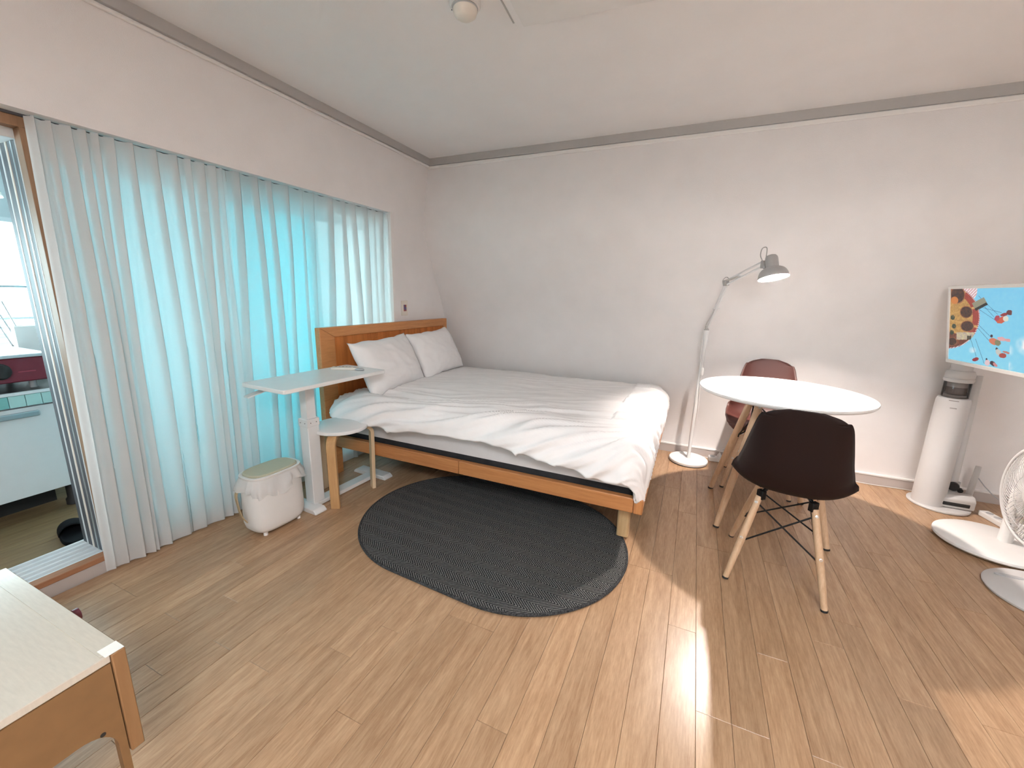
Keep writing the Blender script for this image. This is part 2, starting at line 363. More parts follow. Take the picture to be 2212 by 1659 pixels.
# far wall: the wallpaper swells out under the ceiling and leans back towards the floor
prof = spline([(3.055, 2.27), (3.01, 2.05), (2.965, 1.80), (2.975, 1.66), (3.07, 1.42), (3.17, 1.20), (3.235, 1.04), (3.27, 0.90), (3.315, 0.50), (3.345, 0.15), (3.355, 0.0)], 6)
def wall_y(z):
    for (a, b) in zip(prof[:-1], prof[1:]):
        if b[1] <= z <= a[1]: return a[0] + (b[0]-a[0])*(a[1]-z)/max(1e-6, a[1]-b[1])
    return prof[-1][0]
poly = [(y, z) for (y, z) in prof] + [(3.355, -0.03), (3.60, -0.03), (3.60, 2.27)]
struct(MB().prism(poly, -2.46, X1+0.1, axis=0).build('wall_back', 'wallpaper', ang=25))
# window wall with the long door opening
wl = MB()
wl.box((-2.46, Y0, 1.765), (XA, 3.30, ZC+0.015))
wl.box((-2.46, 2.545, -0.03), (XA, 3.36, 1.765))
wl.box((-2.46, Y0, -0.03), (XA, -0.75, 1.765))
struct(wl.build('wall_left', 'wallpaper', ang=30))
struct(MB().box((X1, Y0-0.1, -0.03), (X1+0.1, 3.45, 2.27)).build('wall_right', 'wallpaper'))
struct(MB().box((-2.46, Y0-0.1, -0.03), (X1, Y0, 2.27)).build('wall_front', 'wallpaper'))
struct(MB().box((-2.46, Y0-0.1, ZC), (X1+0.1, 3.45, ZC+0.1)).build('ceiling', 'ceiling_paper'))
# floor: slab and single planks
fl = struct(MB().box((-2.20, Y0, -0.03), (X1, 3.40, -0.006)).build('floor', 'joint'))
PW = 0.0962; GAP = 0.0008
pm = {}
def plank_mesh(L):
    k = round(L, 3)
    if k not in pm:
        b = MB(); e = 0.0008; hx = (PW-GAP)/2; hy = L/2-GAP/2
        b.add([(-hx,-hy,-0.006),(hx,-hy,-0.006),(hx,hy,-0.006),(-hx,hy,-0.006),(-hx,-hy,-e),(hx,-hy,-e),(hx,hy,-e),(-hx,hy,-e),
               (-hx+e,-hy+e,0),(hx-e,-hy+e,0),(hx-e,hy-e,0),(-hx+e,hy-e,0)],
              [(0,1,5,4),(1,2,6,5),(2,3,7,6),(3,0,4,7),(4,5,9,8),(5,6,10,9),(6,7,11,10),(7,4,8,11),(8,9,10,11)])
        me = bpy.data.meshes.new('plank'); me.from_pydata(b.v, [], b.f); me.update(); me.materials.append(M['plank']); pm[k] = me
    return pm[k]
far_b = MB(); rp = random.Random(3); nrow = int((X1+2.20)/PW)+1; npl = 0
for i in range(nrow):
    x = -2.20 + PW*(i+0.5) + 0.018
    if x + PW/2 > X1: break
    y = -0.55 - rp.choice([0.0, 0.15, 0.3, 0.45, 0.6, 0.75])
    # boards behind the viewer, one joined piece
    far_b.box((x-PW/2+GAP/2, Y0, -0.006), (x+PW/2-GAP/2, y-GAP, 0))
    while y < 3.36:
        L = 0.915
        if y + L > 3.2: L = round(3.372-y, 3)
        L = min(L, 3.372-y)
        if L < 0.02: break
        o = bpy.data.objects.new('plank', plank_mesh(L)); COL.objects.link(o); o.parent = fl; o.location = (x, y+L/2, 0); npl += 1
        y += L
fo = far_b.build('plank_field', 'plank', fl, smooth=False); fo['kind'] = 'stuff'
# cornice: grey band and white bead on both walls
struct(MB().box((XA, Y0, 2.206), (XA+0.03, 3.03, ZC)).build('trim_1', 'cornice_grey'))
struct(MB().box((XA, Y0, 2.190), (XA+0.016, 3.04, 2.206)).build('trim_2', 'trim_white', bevel=0.004))
struct(MB().box((XA, 3.020, 2.203), (X1, 3.075, ZC)).build('trim_3', 'cornice_grey'))
struct(MB().box((XA, 3.028, 2.176), (X1, 3.07, 2.203)).build('trim_4', 'trim_white', bevel=0.006))
# baseboards
bb = struct(MB().box((-2.10, 3.338, 0.0), (X1, 3.36, 0.068)).build('baseboard_back', 'baseboard'))
MB().box((-2.10, 3.334, 0.062), (X1, 3.36, 0.073)).build('bead', 'trim_white', bb, bevel=0.002)
struct(MB().box((-2.20, -0.75, -0.006), (-2.19, 2.545, 0.058)).build('baseboard_left', 'baseboard'))
struct(MB().box((XA, 2.60, 0), (XA+0.012, 3.33, 0.068)).build('baseboard_corner', 'baseboard'))
# casing at the far end of the opening
struct(MB().box((-2.145, 2.537, 0.0), (-2.118, 2.562, 1.768)).build('trim_5', 'trim_white', bevel=0.003))

# ---- sliding door unit in the window wall (door_1) and fixed frosted panes (window_1)
d1 = bpy.data.objects.new('door_1', None); COL.objects.link(d1); d1.location = (-2.32, 0.0, 0.0); struct(d1)
def dpart(name, a, b, m, bevel=0.0):
    sh = Vector(d1.location)
    return MB().box(tuple(Vector(a)-sh), tuple(Vector(b)-sh)).build(name, m, d1, bevel=bevel)
dpart('threshold', (-2.46, -0.75, -0.03), (-2.20, 2.545, 0.048), 'alu')
dpart('sill_strip', (-2.232, -0.75, 0.05), (-2.186, 2.545, 0.074), 'sill_wood', 0.003)
for k in range(6):
    x = -2.44 + k*0.036
    dpart('track', (x, -0.75, 0.048), (x+0.012, 2.545, 0.064), 'alu', 0.002)
dpart('head_wood', (-2.24, -0.75, 1.722), (-2.196, 2.545, 1.765), 'door_wood', 0.003)
dpart('head_frame', (-2.46, -0.75, 1.690), (-2.24, 2.545, 1.765), 'alu', 0.002)
for i, (x0, x1, y0, m) in enumerate(((-2.240, -2.192, 0.728, 'door_wood'), (-2.247, -2.240, 0.727, 'alu'), (-2.278, -2.247, 0.730, 'alu_dark'), (-2.288, -2.278, 0.728, 'steel'),
                                     (-2.318, -2.288, 0.730, 'alu_dark'), (-2.332, -2.318, 0.728, 'cream_plastic'), (-2.372, -2.332, 0.730, 'alu_dark'), (-2.384, -2.372, 0.729, 'alu'), (-2.42, -2.384, 0.731, 'alu_dark'))):
    dpart('jamb_strip', (x0, y0, 0.064), (x1, 0.775, 1.722 if i == 0 else 1.69), m, 0.002)
dpart('jamb_end', (-2.42, -0.75, 0.05), (-2.196, -0.70, 1.722), 'door_wood')
w1 = bpy.data.objects.new('window_1', None); COL.objects.link(w1); w1.location = (-2.32, 1.65, 0.0); struct(w1)
def wpart(name, a, b, m, bevel=0.0):
    sh = Vector(w1.location)
    return MB().box(tuple(Vector(a)-sh), tuple(Vector(b)-sh)).build(name, m, w1, bevel=bevel)
for (y0, y1, x, m) in ((0.775, 1.43, -2.30, 'frost_blue'), (1.43, 2.03, -2.33, 'frost_teal'), (2.03, 2.545, -2.36, 'frost_white')):
    wpart('sash', (x-0.015, y0, 0.064), (x+0.015, y0+0.045, 1.69), 'alu')
    wpart('sash', (x-0.015, y1-0.045, 0.064), (x+0.015, y1, 1.69), 'alu')
    wpart('sash', (x-0.015, y0+0.045, 0.064), (x+0.015, y1-0.045, 0.11), 'alu')
    wpart('sash', (x-0.015, y0+0.045, 1.645), (x+0.015, y1-0.045, 1.69), 'alu')
    wpart('pane', (x-0.003, y0+0.045, 0.11), (x+0.003, y1-0.045, 1.645), m)

# ================================================================== BALCONY KITCHEN
bf = struct(MB().box((-3.66, Y0, -0.05), (-2.46, 3.45, -0.008)).build('floor_balcony', 'joint'))
for i in range(10):
    x = -3.64 + i*0.118
    MB().box((x, Y0, -0.008), (x+0.1165, 3.4, 0.0)).build('plank', 'balcony_plank', bf, smooth=False)
ob = MB()
ob.box((-3.76, Y0, -0.05), (-3.66, 3.45, 0.80)); ob.box((-3.76, Y0, 1.55), (-3.66, 3.45, 2.27))
ob.box((-3.76, Y0, 0.80), (-3.66, -1.6, 1.55)); ob.box((-3.76, 3.2, 0.80), (-3.66, 3.45, 1.55))
struct(ob.build('wall_outer', 'balcony_wall', ang=30))
struct(MB().box((-3.76, Y0-0.1, -0.05), (-2.46, Y0, 2.27)).build('wall_balcony_near', 'balcony_wall'))
struct(MB().box((-3.76, 3.45, -0.05), (-2.46, 3.55, 2.27)).build('wall_balcony_far', 'balcony_wall'))
struct(MB().box((-3.76, Y0-0.1, 2.15), (-2.46, 3.55, 2.27)).build('ceiling_balcony', 'balcony_wall'))
w2 = bpy.data.objects.new('window_2', None); COL.objects.link(w2); w2.location = (-3.71, 0.8, 0.8); struct(w2)
def w2p(name, a, b, m): 
    sh = Vector(w2.location); return MB().box(tuple(Vector(a)-sh), tuple(Vector(b)-sh)).build(name, m, w2)
w2p('frame', (-3.74, -1.6, 0.80), (-3.64, 3.2, 0.83), 'alu'); w2p('frame', (-3.74, -1.6, 1.535), (-3.64, 3.2, 1.56), 'alu')
for z in (1.17, 0.985): w2p('glazing_bar', (-3.72, -1.6, z), (-3.70, 3.2, z+0.012), 'steel')
for y in (-1.6, -0.4, 0.35, 1.62, 2.4, 3.17): w2p('mullion', (-3.73, y, 0.83), (-3.69, y+0.03, 1.535), 'alu')
# the building across
nb = thing('neighbour_building', 'pale building across the street seen through the kitchen window', 'building', (-9.0, 2.0, -4.0))
MB().box((-0.5, -6.0, 0.0), (0.0, 8.0, 5.85)).build('wall', 'facade', nb)
for (y0, y1, z0, z1) in ((-0.55, 0.45, 4.15, 5.05), (1.25, 2.1, 4.15, 5.05), (3.0, 3.8, 4.15, 5.05), (-2.6, -1.6, 4.15, 5.05)):
    wdw = MB().box((-0.02, y0, z0), (0.03, y1, z1)).build('window', 'facade_dark', nb)
    for q in range(6):
        zz = z0+0.08+q*(z1-z0-0.12)/6
        MB().box((0.03, y0+0.03, zz), (0.05, y1-0.03, zz+0.06)).build('shutter_slat', 'facade', wdw)
# base cabinet
CX = -3.0
kc = thing('base_cabinet', 'white kitchen base cabinet with steel bar handle on black legs', 'cabinet', (-3.3, 0.3, 0.0))
MB().box((-0.33, -1.4, 0.13), (0.28, 0.72, 0.60)).build('body', 'kitchen_white', kc)
for (y0, y1) in ((-1.4, -0.66), (-0.655, 0.70)):
    dr = MB().box((0.28, y0, 0.135), (0.30, y1, 0.592)).build('door', 'kitchen_white', kc, bevel=0.002)
    yc = (y0+y1)/2 if y0 < -1 else 0.42
    MB().box((0.30, yc-0.26, 0.545), (0.318, yc+0.13, 0.572)).build('handle', 'steel', dr, bevel=0.004)
for (x, y) in ((0.22, 0.63), (-0.25, 0.63), (0.22, -1.3), (-0.25, -1.3)):
    MB().lathe([(0.032, 0.0), (0.032, 0.03), (0.024, 0.04), (0.024, 0.13)], (x, y, 0), 16).build('leg', 'black_rubber', kc)
MB().box((-0.30, -1.38, 0.0), (0.10, 0.60, 0.128)).build('plinth', 'black_rubber', kc)
ct = thing('countertop', 'black kitchen countertop edged with small teal tiles', 'countertop', (-3.3, 0.3, 0.60))
MB().box((-0.33, -1.4, 0.0), (0.305, 0.74, 0.068)).build('slab', 'black_stone', ct)
MB().box((0.300, -1.4, 0.060), (0.316, 0.74, 0.074)).build('edge_trim', 'alu', ct)
rq = random.Random(5)
for k in range(38):
    y = -1.4+k*0.0563
    MB().box((0.305, y, 0.002), (0.314, y+0.054, 0.058)).build('tile', rq.choice(['teal_a', 'teal_b', 'teal_b']), ct)
CT = 0.67
# stove
sv = thing('gas_stove', 'maroon portable gas stove with a black knob on the countertop', 'stove', (-3.27, 0.70, CT))
for (x, y) in ((0.18, 0.18), (0.18, -0.2), (-0.12, 0.18), (-0.12, -0.2)):
    MB().cyl((x, y, 0.004), (x, y, 0.045), 0.014).build('foot', 'grey_plastic', sv)
MB().prism([(-0.16, 0.045), (0.235, 0.045), (0.225, 0.165), (-0.16, 0.165)], -0.30, 0.235, axis=1).build('body', 'stove_red', sv, bevel=0.006)
MB().box((-0.17, -0.31, 0.165), (0.235, 0.245, 0.182)).build('top_plate', 'stove_top', sv, bevel=0.004)
MB().lathe([(0.04, 0), (0.04, 0.006), (0.034, 0.008), (0.032, 0.03), (0.0, 0.033)], (0.229, 0.065, 0.105), 24, axis=(1, 0, 0.08)).build('knob', 'black_rubber', sv)
MB().box((0.2285, 0.125, 0.093), (0.2325, 0.185, 0.098)).build('lettering', 'print_red', sv)
MB().tube([(0.02+0.10*math.cos(a), -0.04+0.10*math.sin(a), 0.19) for a in np.linspace(0, 2*PI, 24)[:-1]], 0.006, 6, closed=True).build('burner_ring', 'black_rubber', sv)
# pan on the stove
pn = thing('black_pan', 'black pan resting on the maroon stove', 'pan', (-3.25, 0.66, CT+0.197))
MB().lathe([(0.0, 0.0), (0.05, 0.0), (0.11, 0.04), (0.125, 0.043), (0.11, 0.046), (0.05, 0.006), (0.0, 0.006)], (0, 0, 0), 28).build('bowl', 'black_rubber', pn)
MB().tube([(0.0, 0.11, 0.042), (0.0, 0.16, 0.045)], 0.008, 8).build('handle', 'black_rubber', pn)
# white organisers behind the stove
hb = thing('utensil_holder', 'white square utensil holder with dark chopsticks standing in it', 'holder', (-3.50, 1.02, CT))
hb_m = MB()
for (a, b) in (((-0.05, -0.06, 0.0), (0.05, 0.06, 0.02)), ((-0.05, -0.06, 0.02), (-0.044, 0.06, 0.29)), ((0.044, -0.06, 0.02), (0.05, 0.06, 0.29)), ((-0.044, -0.06, 0.02), (0.044, -0.054, 0.29)), ((-0.044, 0.054, 0.02), (0.044, 0.06, 0.29))):
    hb_m.box(a, b)
hb_m.build('cup', 'white_plastic', hb)
for (a, b) in (((0.02, 0.0, 0.03), (-0.02, -0.10, 0.42)), ((0.0, 0.02, 0.03), (-0.03, -0.06, 0.425)), ((-0.02, -0.02, 0.03), (0.0, -0.13, 0.41))):
    MB().cyl(a, b, 0.004, 0.003, 8).build('chopstick', 'grey_plastic', hb)
tag(MB().box((-3.60, 1.16, CT+0.004), (-3.40, 1.30, CT+0.29)).build('storage_box', 'white_plastic', bevel=0.004), 'tall white storage box beside the utensil holder', 'box')
tag(MB().box((-3.16, 0.955, CT+0.004), (-3.02, 1.03, CT+0.13)).build('soap_dish', 'white_plastic', bevel=0.01), 'small white tub at the end of the countertop', 'tub')
# pendant lamp
pl = thing('pendant_lamp', 'cream dome pendant lamp hanging over the kitchen counter', 'lamp', (-3.0, 0.80, 1.50))
MB().lathe([(0.095, 0.08), (0.09, 0.10), (0.075, 0.125), (0.045, 0.145), (0.012, 0.15), (0.012, 0.16)], (0, 0, 0), 28, cap=False).build('shade', 'cream_plastic', pl, solid=0.004)
MB().lathe([(0.0, 0.0), (0.022, 0.0), (0.026, 0.05), (0.03, 0.09), (0.03, 0.12)], (0, 0, 0), 20, cap=False).build('glass_tube', 'white_plastic', pl)
MB().cyl((0, 0, 0.155), (0, 0, 0.65), 0.004, n=8).build('cable', 'cord', pl)
# slipper
sl = thing('slipper', 'black slipper lying on the balcony floor beside the threshold', 'slipper', (-2.66, 0.775, 0.0), math.radians(74))
def slip_outline(t): return 0.045*(1+0.12*math.sin(t*3))
P = []
for i in range(25):
    t = i/24; y = -0.13+0.26*t; wd = 0.048*math.sqrt(max(0.0, 1-(abs(2*t-1))**3.2))*(0.85+0.25*t)+0.001
    P.append((wd, y))
out = [(a, b) for a, b in P] + [(-a, b) for a, b in reversed(P)]
MB().prism(out, 0.0, 0.022, axis=2).build('sole', 'slipper', sl, bevel=0.004)
rows = []
for i in range(12):
    t = 0.42+0.55*i/11; y = -0.13+0.26*t; wd = 0.05*math.sqrt(max(0.0, 1-(abs(2*t-1))**3.2))*(0.85+0.25*t)+0.002; hh = 0.05*math.sqrt(max(0.02, 1-((t-0.45)/0.56)**2))
    rows.append([(wd*math.cos(a), y, 0.018+hh*math.sin(a)) for a in np.linspace(0, PI, 14)])
MB().grid(rows).build('upper', 'slipper', sl, solid=0.004)

# ================================================================== CURTAINS
def curtain(name, label, y0t, y1t, y0b, y1b, folds, amp, seed, m, over, span, z0=0.012, z1=1.7635, xc=-2.163, ramp=0.6):
    rr = random.Random(seed); nz = 60; per = 22; nu = folds*per
    ph = [0.0]
    for k in range(folds): ph.append(ph[-1]+rr.uniform(0.55, 1.6))
    ph = [p/ph[-1] for p in ph]
    am = [rr.uniform(0.55, 1.3) for _ in range(folds)]; dr = [rr.uniform(-1, 1) for _ in range(folds)]
    rows = []
    for j in range(nz+1):
        h = (j/nz)**1.15; z = z1+(z0-z1)*h; row = []
        for i in range(nu+1):
            k = min(folds-1, i//per); t = (i-k*per)/per
            u = ph[k]+(ph[k+1]-ph[k])*t; wdt = ph[k+1]-ph[k]
            drift = 0.35*wdt*math.sin(2.2*h*dr[k]+k)*min(1, h*2)*math.sin(PI*t)
            # S-folds: three layers where the cloth doubles back, one layer in the gaps; pinched near the heading
            tau = min(1.0, max(0.0, (t-0.5)/span+0.5)); s_ = math.sin(2*PI*tau)*(0.35+0.65*math.sin(PI*tau)); g = min(1.0, h/ramp); g = g*g*(3-2*g)
            kk = over*(1.0+0.9*(am[k]-1))*(1-0.25*g)*(1+0.35*mnoise.noise(Vector((k*1.7, h*1.6, seed))))
            x = xc + amp*am[k]*(0.55+0.45*g)*s_*(0.5+0.5*g*(0.8+0.2*math.sin(5*h+k))) 
            ya = y0t+(y0b-y0t)*h; yb = y1t+(y1b-y1t)*h
            y = ya+(yb-ya)*(min(1, max(0, u+drift))+wdt*kk*s_)
            x += 0.004*mnoise.noise(Vector((y*3, z*2.5, seed)))
            row.append((x, y, z-(0.009*math.sin(PI*((t+0.5) % 1.0))**2 if j == 0 else 0)))
        rows.append(row)
    o = MB().grid(rows).build(name, m, None, ang=180)
    sh = Vector((xc, (y0t+y1t)/2, 0.0))
    o.data.transform(Matrix.Translation(-sh)); o.location = sh
    return tag(o, label, 'curtain', 'sheer curtains on the ceiling track')
curtain('sheer_curtain', 'white sheer curtain gathered in dense folds beside the open sliding door', 0.735, 1.40, 0.70, 1.36, 13, 0.028, 4, 'curtain', 0.44, 0.80)
curtain('sheer_curtain', 'white sheer curtain with wide pinch pleats behind the wooden headboard', 1.40, 2.535, 1.36, 2.53, 12, 0.026, 9, 'curtain_thin', 0.30, 0.55)
tr = thing('curtain_track', 'dark curtain track above the white sheer curtains', 'curtain track', (-2.200, 0.9, 1.7565))
MB().box((-0.012, -1.55, 0.0), (0.012, 1.635, 0.0083)).build('rail', 'alu_dark', tr)
for k in range(24):
    y = -0.15+k*0.075
    MB().cyl((0, y, -0.008), (0, y, 0.0), 0.004, n=8).build('glider', 'white_plastic', tr)

# ================================================================== BED
bed = thing('bed', 'wooden double bed with a cane headboard against the window wall', 'bed', (-1.1, 2.5, 0.0))
def bl(x, y, z): return (x+1.1, y-2.5, z)
def bbox(name, a, b, m, par=bed, bevel=0.004): return MB().box(bl(*a), bl(*b)).build(name, m, par, bevel=bevel)
HX0, HX1, HY0, HY1, HZ = -2.110, -2.070, 1.795, 3.195, 0.972
hbp = MB()
hbp.box(bl(HX0, HY0+0.02, 0.22), bl(HX1-0.018, HY1-0.02, HZ-0.02))
hbd = hbp.build('headboard', 'oak_y', bed)
# mitred frame
st = 0.112
MB().prism([(HY0-2.5, 0.0), (HY0-2.5, HZ), (HY0+st-2.5, HZ-0.062), (HY0+st-2.5, 0.0)], HX0+1.1-0.002, HX1+1.1, axis=0).build('stile', 'frame_oak', hbd, bevel=0.003)
MB().prism([(HY1-2.5, 0.0), (HY1-2.5, HZ), (HY1-st*0.5-2.5, HZ-0.062), (HY1-st*0.5-2.5, 0.0)], HX0+1.1-0.002, HX1+1.1, axis=0).build('stile', 'frame_oak', hbd, bevel=0.003)
MB().prism([(HY0-2.5+0.001, HZ), (HY1-2.5-0.001, HZ), (HY1-st*0.5-2.5, HZ-0.062), (HY0+st-2.5, HZ-0.062)], HX0+1.1-0.002, HX1+1.1, axis=0).build('top_rail', 'frame_oak', hbd, bevel=0.003)
MB().box(bl(HX1-0.018, HY0+st, 0.24), bl(HX1-0.012, HY1-st*0.5, HZ-0.062)).build('cane_panel', 'cane', hbd)
RY = 1.83
bbox('side_rail', (-2.070, RY, 0.208), (-1.122, RY+0.035, 0.283), 'oak')
bbox('side_rail', (-1.1195, RY, 0.208), (-0.172, RY+0.035, 0.283), 'oak')
bbox('side_rail', (-2.070, 3.18, 0.208), (-0.172, 3.215, 0.283), 'oak')
bbox('corner_block', (-0.171, RY-0.001, 0.206), (-0.128, RY+0.036, 0.284), 'oak_z', bevel=0.006)
bbox('corner_block', (-0.171, 3.179, 0.206), (-0.128, 3.216, 0.284), 'oak_z', bevel=0.006)
bbox('foot_rail', (-0.165, RY+0.036, 0.208), (-0.130, 3.178, 0.283), 'oak_y')
bbox('platform', (-2.066, RY+0.036, 0.225), (-0.166, 3.179, 0.262), 'dark_fabric', bevel=0)
for (x, y, zb) in ((-0.222, 1.962, 0.0125), (-1.12, 2.62, 0.0), (-0.222, 3.08, 0.0)):
    MB().prism(rrect(x+1.1, y-2.5, 0.030, 0.030, 0.014), zb, 0.224, axis=2).build('leg', 'leg_oak', bed, bevel=0.003)
# mattress
mt = thing('mattress', 'dark grey mattress in a fitted white sheet on the wooden bed', 'mattress', (-1.1, 2.5, 0.264))
MB().prism(rrect(-0.005, 0.025, 0.94, 0.648, 0.05), 0.0, 0.10, axis=2).build('mattress_body', 'dark_fabric', mt, bevel=0.012)
rows = []
nS = 200
ol = rrect(-0.005, 0.025, 0.948, 0.656, 0.06, 30)
ol = [(p[0], p[1]) for p in ol]
lev = [(0.000, 0.048, 0), (0.004, 0.062, 1), (0.008, 0.12, .6), (0.006, 0.17, .4), (-0.010, 0.205, .1), (-0.06, 0.212, 0)]
for (dz_out, z, wob) in lev:
    row = []
    for q, (x, y) in enumerate(ol):
        d = Vector((x, y)).normalized(); k = dz_out+0.006*wob*mnoise.noise(Vector((x*14, y*14, z*5)))
        zz = z+(0.014*mnoise.noise(Vector((x*6, y*6, 3))) if z < 0.065 else 0)
        row.append((x+d.x*k, y+d.y*k, zz))
    rows.append(row)
sb = MB().grid(rows, wrap=True); n0 = len(sb.v)-len(ol); sb.f.append(tuple(range(n0, len(sb.v))))
sb.build('fitted_sheet', 'sheet', mt, ang=60)
# duvet
def duvet():
    xe, ye, rr = -0.245, 1.885, 0.120
    ns, nt_ = 250, 170
    S = np.linspace(-2.035, 0.095, ns); rows = []
    def hem(s):   # overhang at the near side
        return float(np.interp(s, [-2.03, -1.95, -1.74, -1.4, -1.08, -0.8, -0.53, -0.30, -0.1, 0.2], [0.12, 0.19, 0.205, 0.190, 0.175, 0.190, 0.205, 0.245, 0.25, 0.25]))
    def ridge(x): return 1-abs(2*((x) % 1.0)-1)
    for i, s0 in enumerate(S):
        row = []
        h = hem(s0)+0.012*mnoise.noise(Vector((s0*7, 0, 5)))
        for j in range(nt_):
            tt = j/(nt_-1); t = 3.205+(ye-h-3.205)*tt
            # foot overhang shorter near the wall
            s = s0
            if s0 > xe:
                f = 0.60+0.40*min(1, max(0, (3.2-t)/1.1)); s = xe+(s0-xe)*f
            ex, ey = max(0.0, s-xe), max(0.0, ye-t); d = (ex**3.2+ey**3.2)**(1/3.2); d = min(d, 0.33+0.1*max(0, d-0.33))
            ztop = 0.548+0.020*math.sin(PI*min(1, max(0, (t-1.75)/1.45)))+0.016*mnoise.noise(Vector((s*1.6, t*1.6, 1)))
            ztop -= 0.012*max(0, (s+0.8))
            if s < -1.80: ztop -= 0.05*((-1.80-s)/0.235)**2*0.6
            hyp = math.hypot(ex, ey); nx, ny = (ex/hyp, ey/hyp) if hyp > 1e-6 else (0, 0)
            if d < rr*PI/2: a = d/rr; g = rr*math.sin(a); dz = rr*(1-math.cos(a)); nrm = Vector((nx*math.sin(a), -ny*math.sin(a), math.cos(a)))
            else: g = rr-0.10*(d-rr*PI/2); dz = rr+(d-rr*PI/2); nrm = Vector((nx, -ny, 0.05)).normalized()
            x = min(s, xe)+nx*g; y = max(t, ye)-ny*g; z = ztop-dz
            # wrinkles: long diagonal sweeps running off the near hem, small creases on top
            ang = math.radians(19); q = -s*math.sin(ang)+t*math.cos(ang); al = s*math.cos(ang)+t*math.sin(ang)
            wv = mnoise.noise(Vector((al*1.4, q*2.0, 2)))*0.22+mnoise.noise(Vector((al*3.4, q*5.0, 7)))*0.07
            n1 = mnoise.noise(Vector((al*1.05+4, (q+wv*0.55)*9.0, 11)))
            n2 = mnoise.noise(Vector((al*2.0, (q+wv*0.5)*19.0, 21)))
            n3 = mnoise.noise(Vector((s*9, t*9, 31)))
            mk = min(1, max(0.10, (2.35-t)/0.50)) if s < xe-0.1 else 0.75
            rg = (1-min(1, abs(n1)*2.6))**1.5
            disp = mk*(0.036*rg+0.015*(1-min(1, abs(n2)*3.0))-0.012)+0.004*n3+0.005*mnoise.noise(Vector((s*4.5, t*4.5, 41)))
            # a few vertical creases on the foot drop
            if ex > 0.02: disp += 0.012*min(1, ex/0.1)*mnoise.noise(Vector((t*16, s*3, 51)))
            fall = 1-0.3*min(1, d/0.4)
            p = Vector((x, y, z))+nrm*(disp*fall)
            p.y = min(p.y, wall_y(p.z)-0.012) if t > 3.0 else p.y
            if p.x < -2.05: p.x = -2.05
            row.append(tuple(p))
        rows.append(row)
    o = MB().grid(rows).build('duvet', 'bedding', None, ang=180, solid=0.022, offset=-1)
    sh = Vector((-1.1, 2.5, 0.48)); o.data.transform(Matrix.Translation(-sh)); o.location = sh
    return tag(o, 'crumpled white duvet spread over the wooden bed', 'duvet')
duvet()
def pillow(label, loc, W, H, T, lean, rz, roll, seed):
    n = 44; front = []; back = []
    for i in range(n+1):
        rf, rb = [], []
        for j in range(n+1):
            u, v = 2*i/n-1, 2*j/n-1
            x = W/2*u*(1-0.07*(1-v*v)*abs(u)**3); y = H/2*v*(1-0.09*(1-u*u)*abs(v)**3)
            y += 0.012*mnoise.noise(Vector((u*3, seed, 0)))*abs(v)**4*(1 if v > 0 else 1.2); x += 0.010*mnoise.noise(Vector((seed, v*3, 0)))*abs(u)**4
            e = max(0.0, (1-abs(u)**2.6)*(1-abs(v)**2.6)); th = T/2*e**0.55
            th += (0.010*mnoise.noise(Vector((u*2.2, v*2.2, seed)))+0.006*(1-min(1, 3*abs(mnoise.noise(Vector((u*3+v*2, v*2-u, seed+9)))))))*e**0.4
            rf.append((x, y, th)); rb.append((x, y, -th*0.9))
        front.append(rf); back.append(rb)
    m = MB().grid(front).grid(back)
    o = m.build('pillow', 'bedding', None, ang=180)
    # local: x = width, y = height, z = thickness; face looks towards +X of the room
    B = Matrix(((0, 0, 1), (1, 0, 0), (0, 1, 0))).to_4x4()
    o.matrix_world = Matrix.Translation(loc) @ Matrix.Rotation(rz, 4, 'Z') @ Matrix.Rotation(-lean, 4, 'Y') @ Matrix.Rotation(roll, 4, 'X') @ B
    return tag(o, label, 'pillow', 'pillows against the headboard')
pillow('white pillow behind the end of the height-adjustable desk', (-1.900, 2.215, 0.715), 0.66, 0.385, 0.17, math.radians(26), math.radians(7), math.radians(1), 3)
pillow('white pillow in the corner between headboard and far wall', (-1.925, 2.818, 0.722), 0.60, 0.385, 0.17, math.radians(27), math.radians(2), math.radians(2), 8)

# ================================================================== RUG
rg = thing('oval_rug', 'dark grey herringbone oval rug partly under the bed', 'rug', (-0.869, 1.721, 0.0), -0.062)
def stadium(L, r, n=40):
    P = [(L+r*math.cos(a), r*math.sin(a)) for a in np.linspace(-PI/2, PI/2, n)]
    P += [(-L+r*math.cos(a), r*math.sin(a)) for a in np.linspace(PI/2, 1.5*PI, n)]
    return P
MB().prism(stadium(0.2, 0.498), 0.001, 0.010, axis=2).build('woven_field', 'rug', rg)
MB().tube([(x, y, 0.0068) for x, y in stadium(0.2, 0.502, 60)], 0.0065, 8, closed=True).build('braided_edge', 'rug_edge', rg)

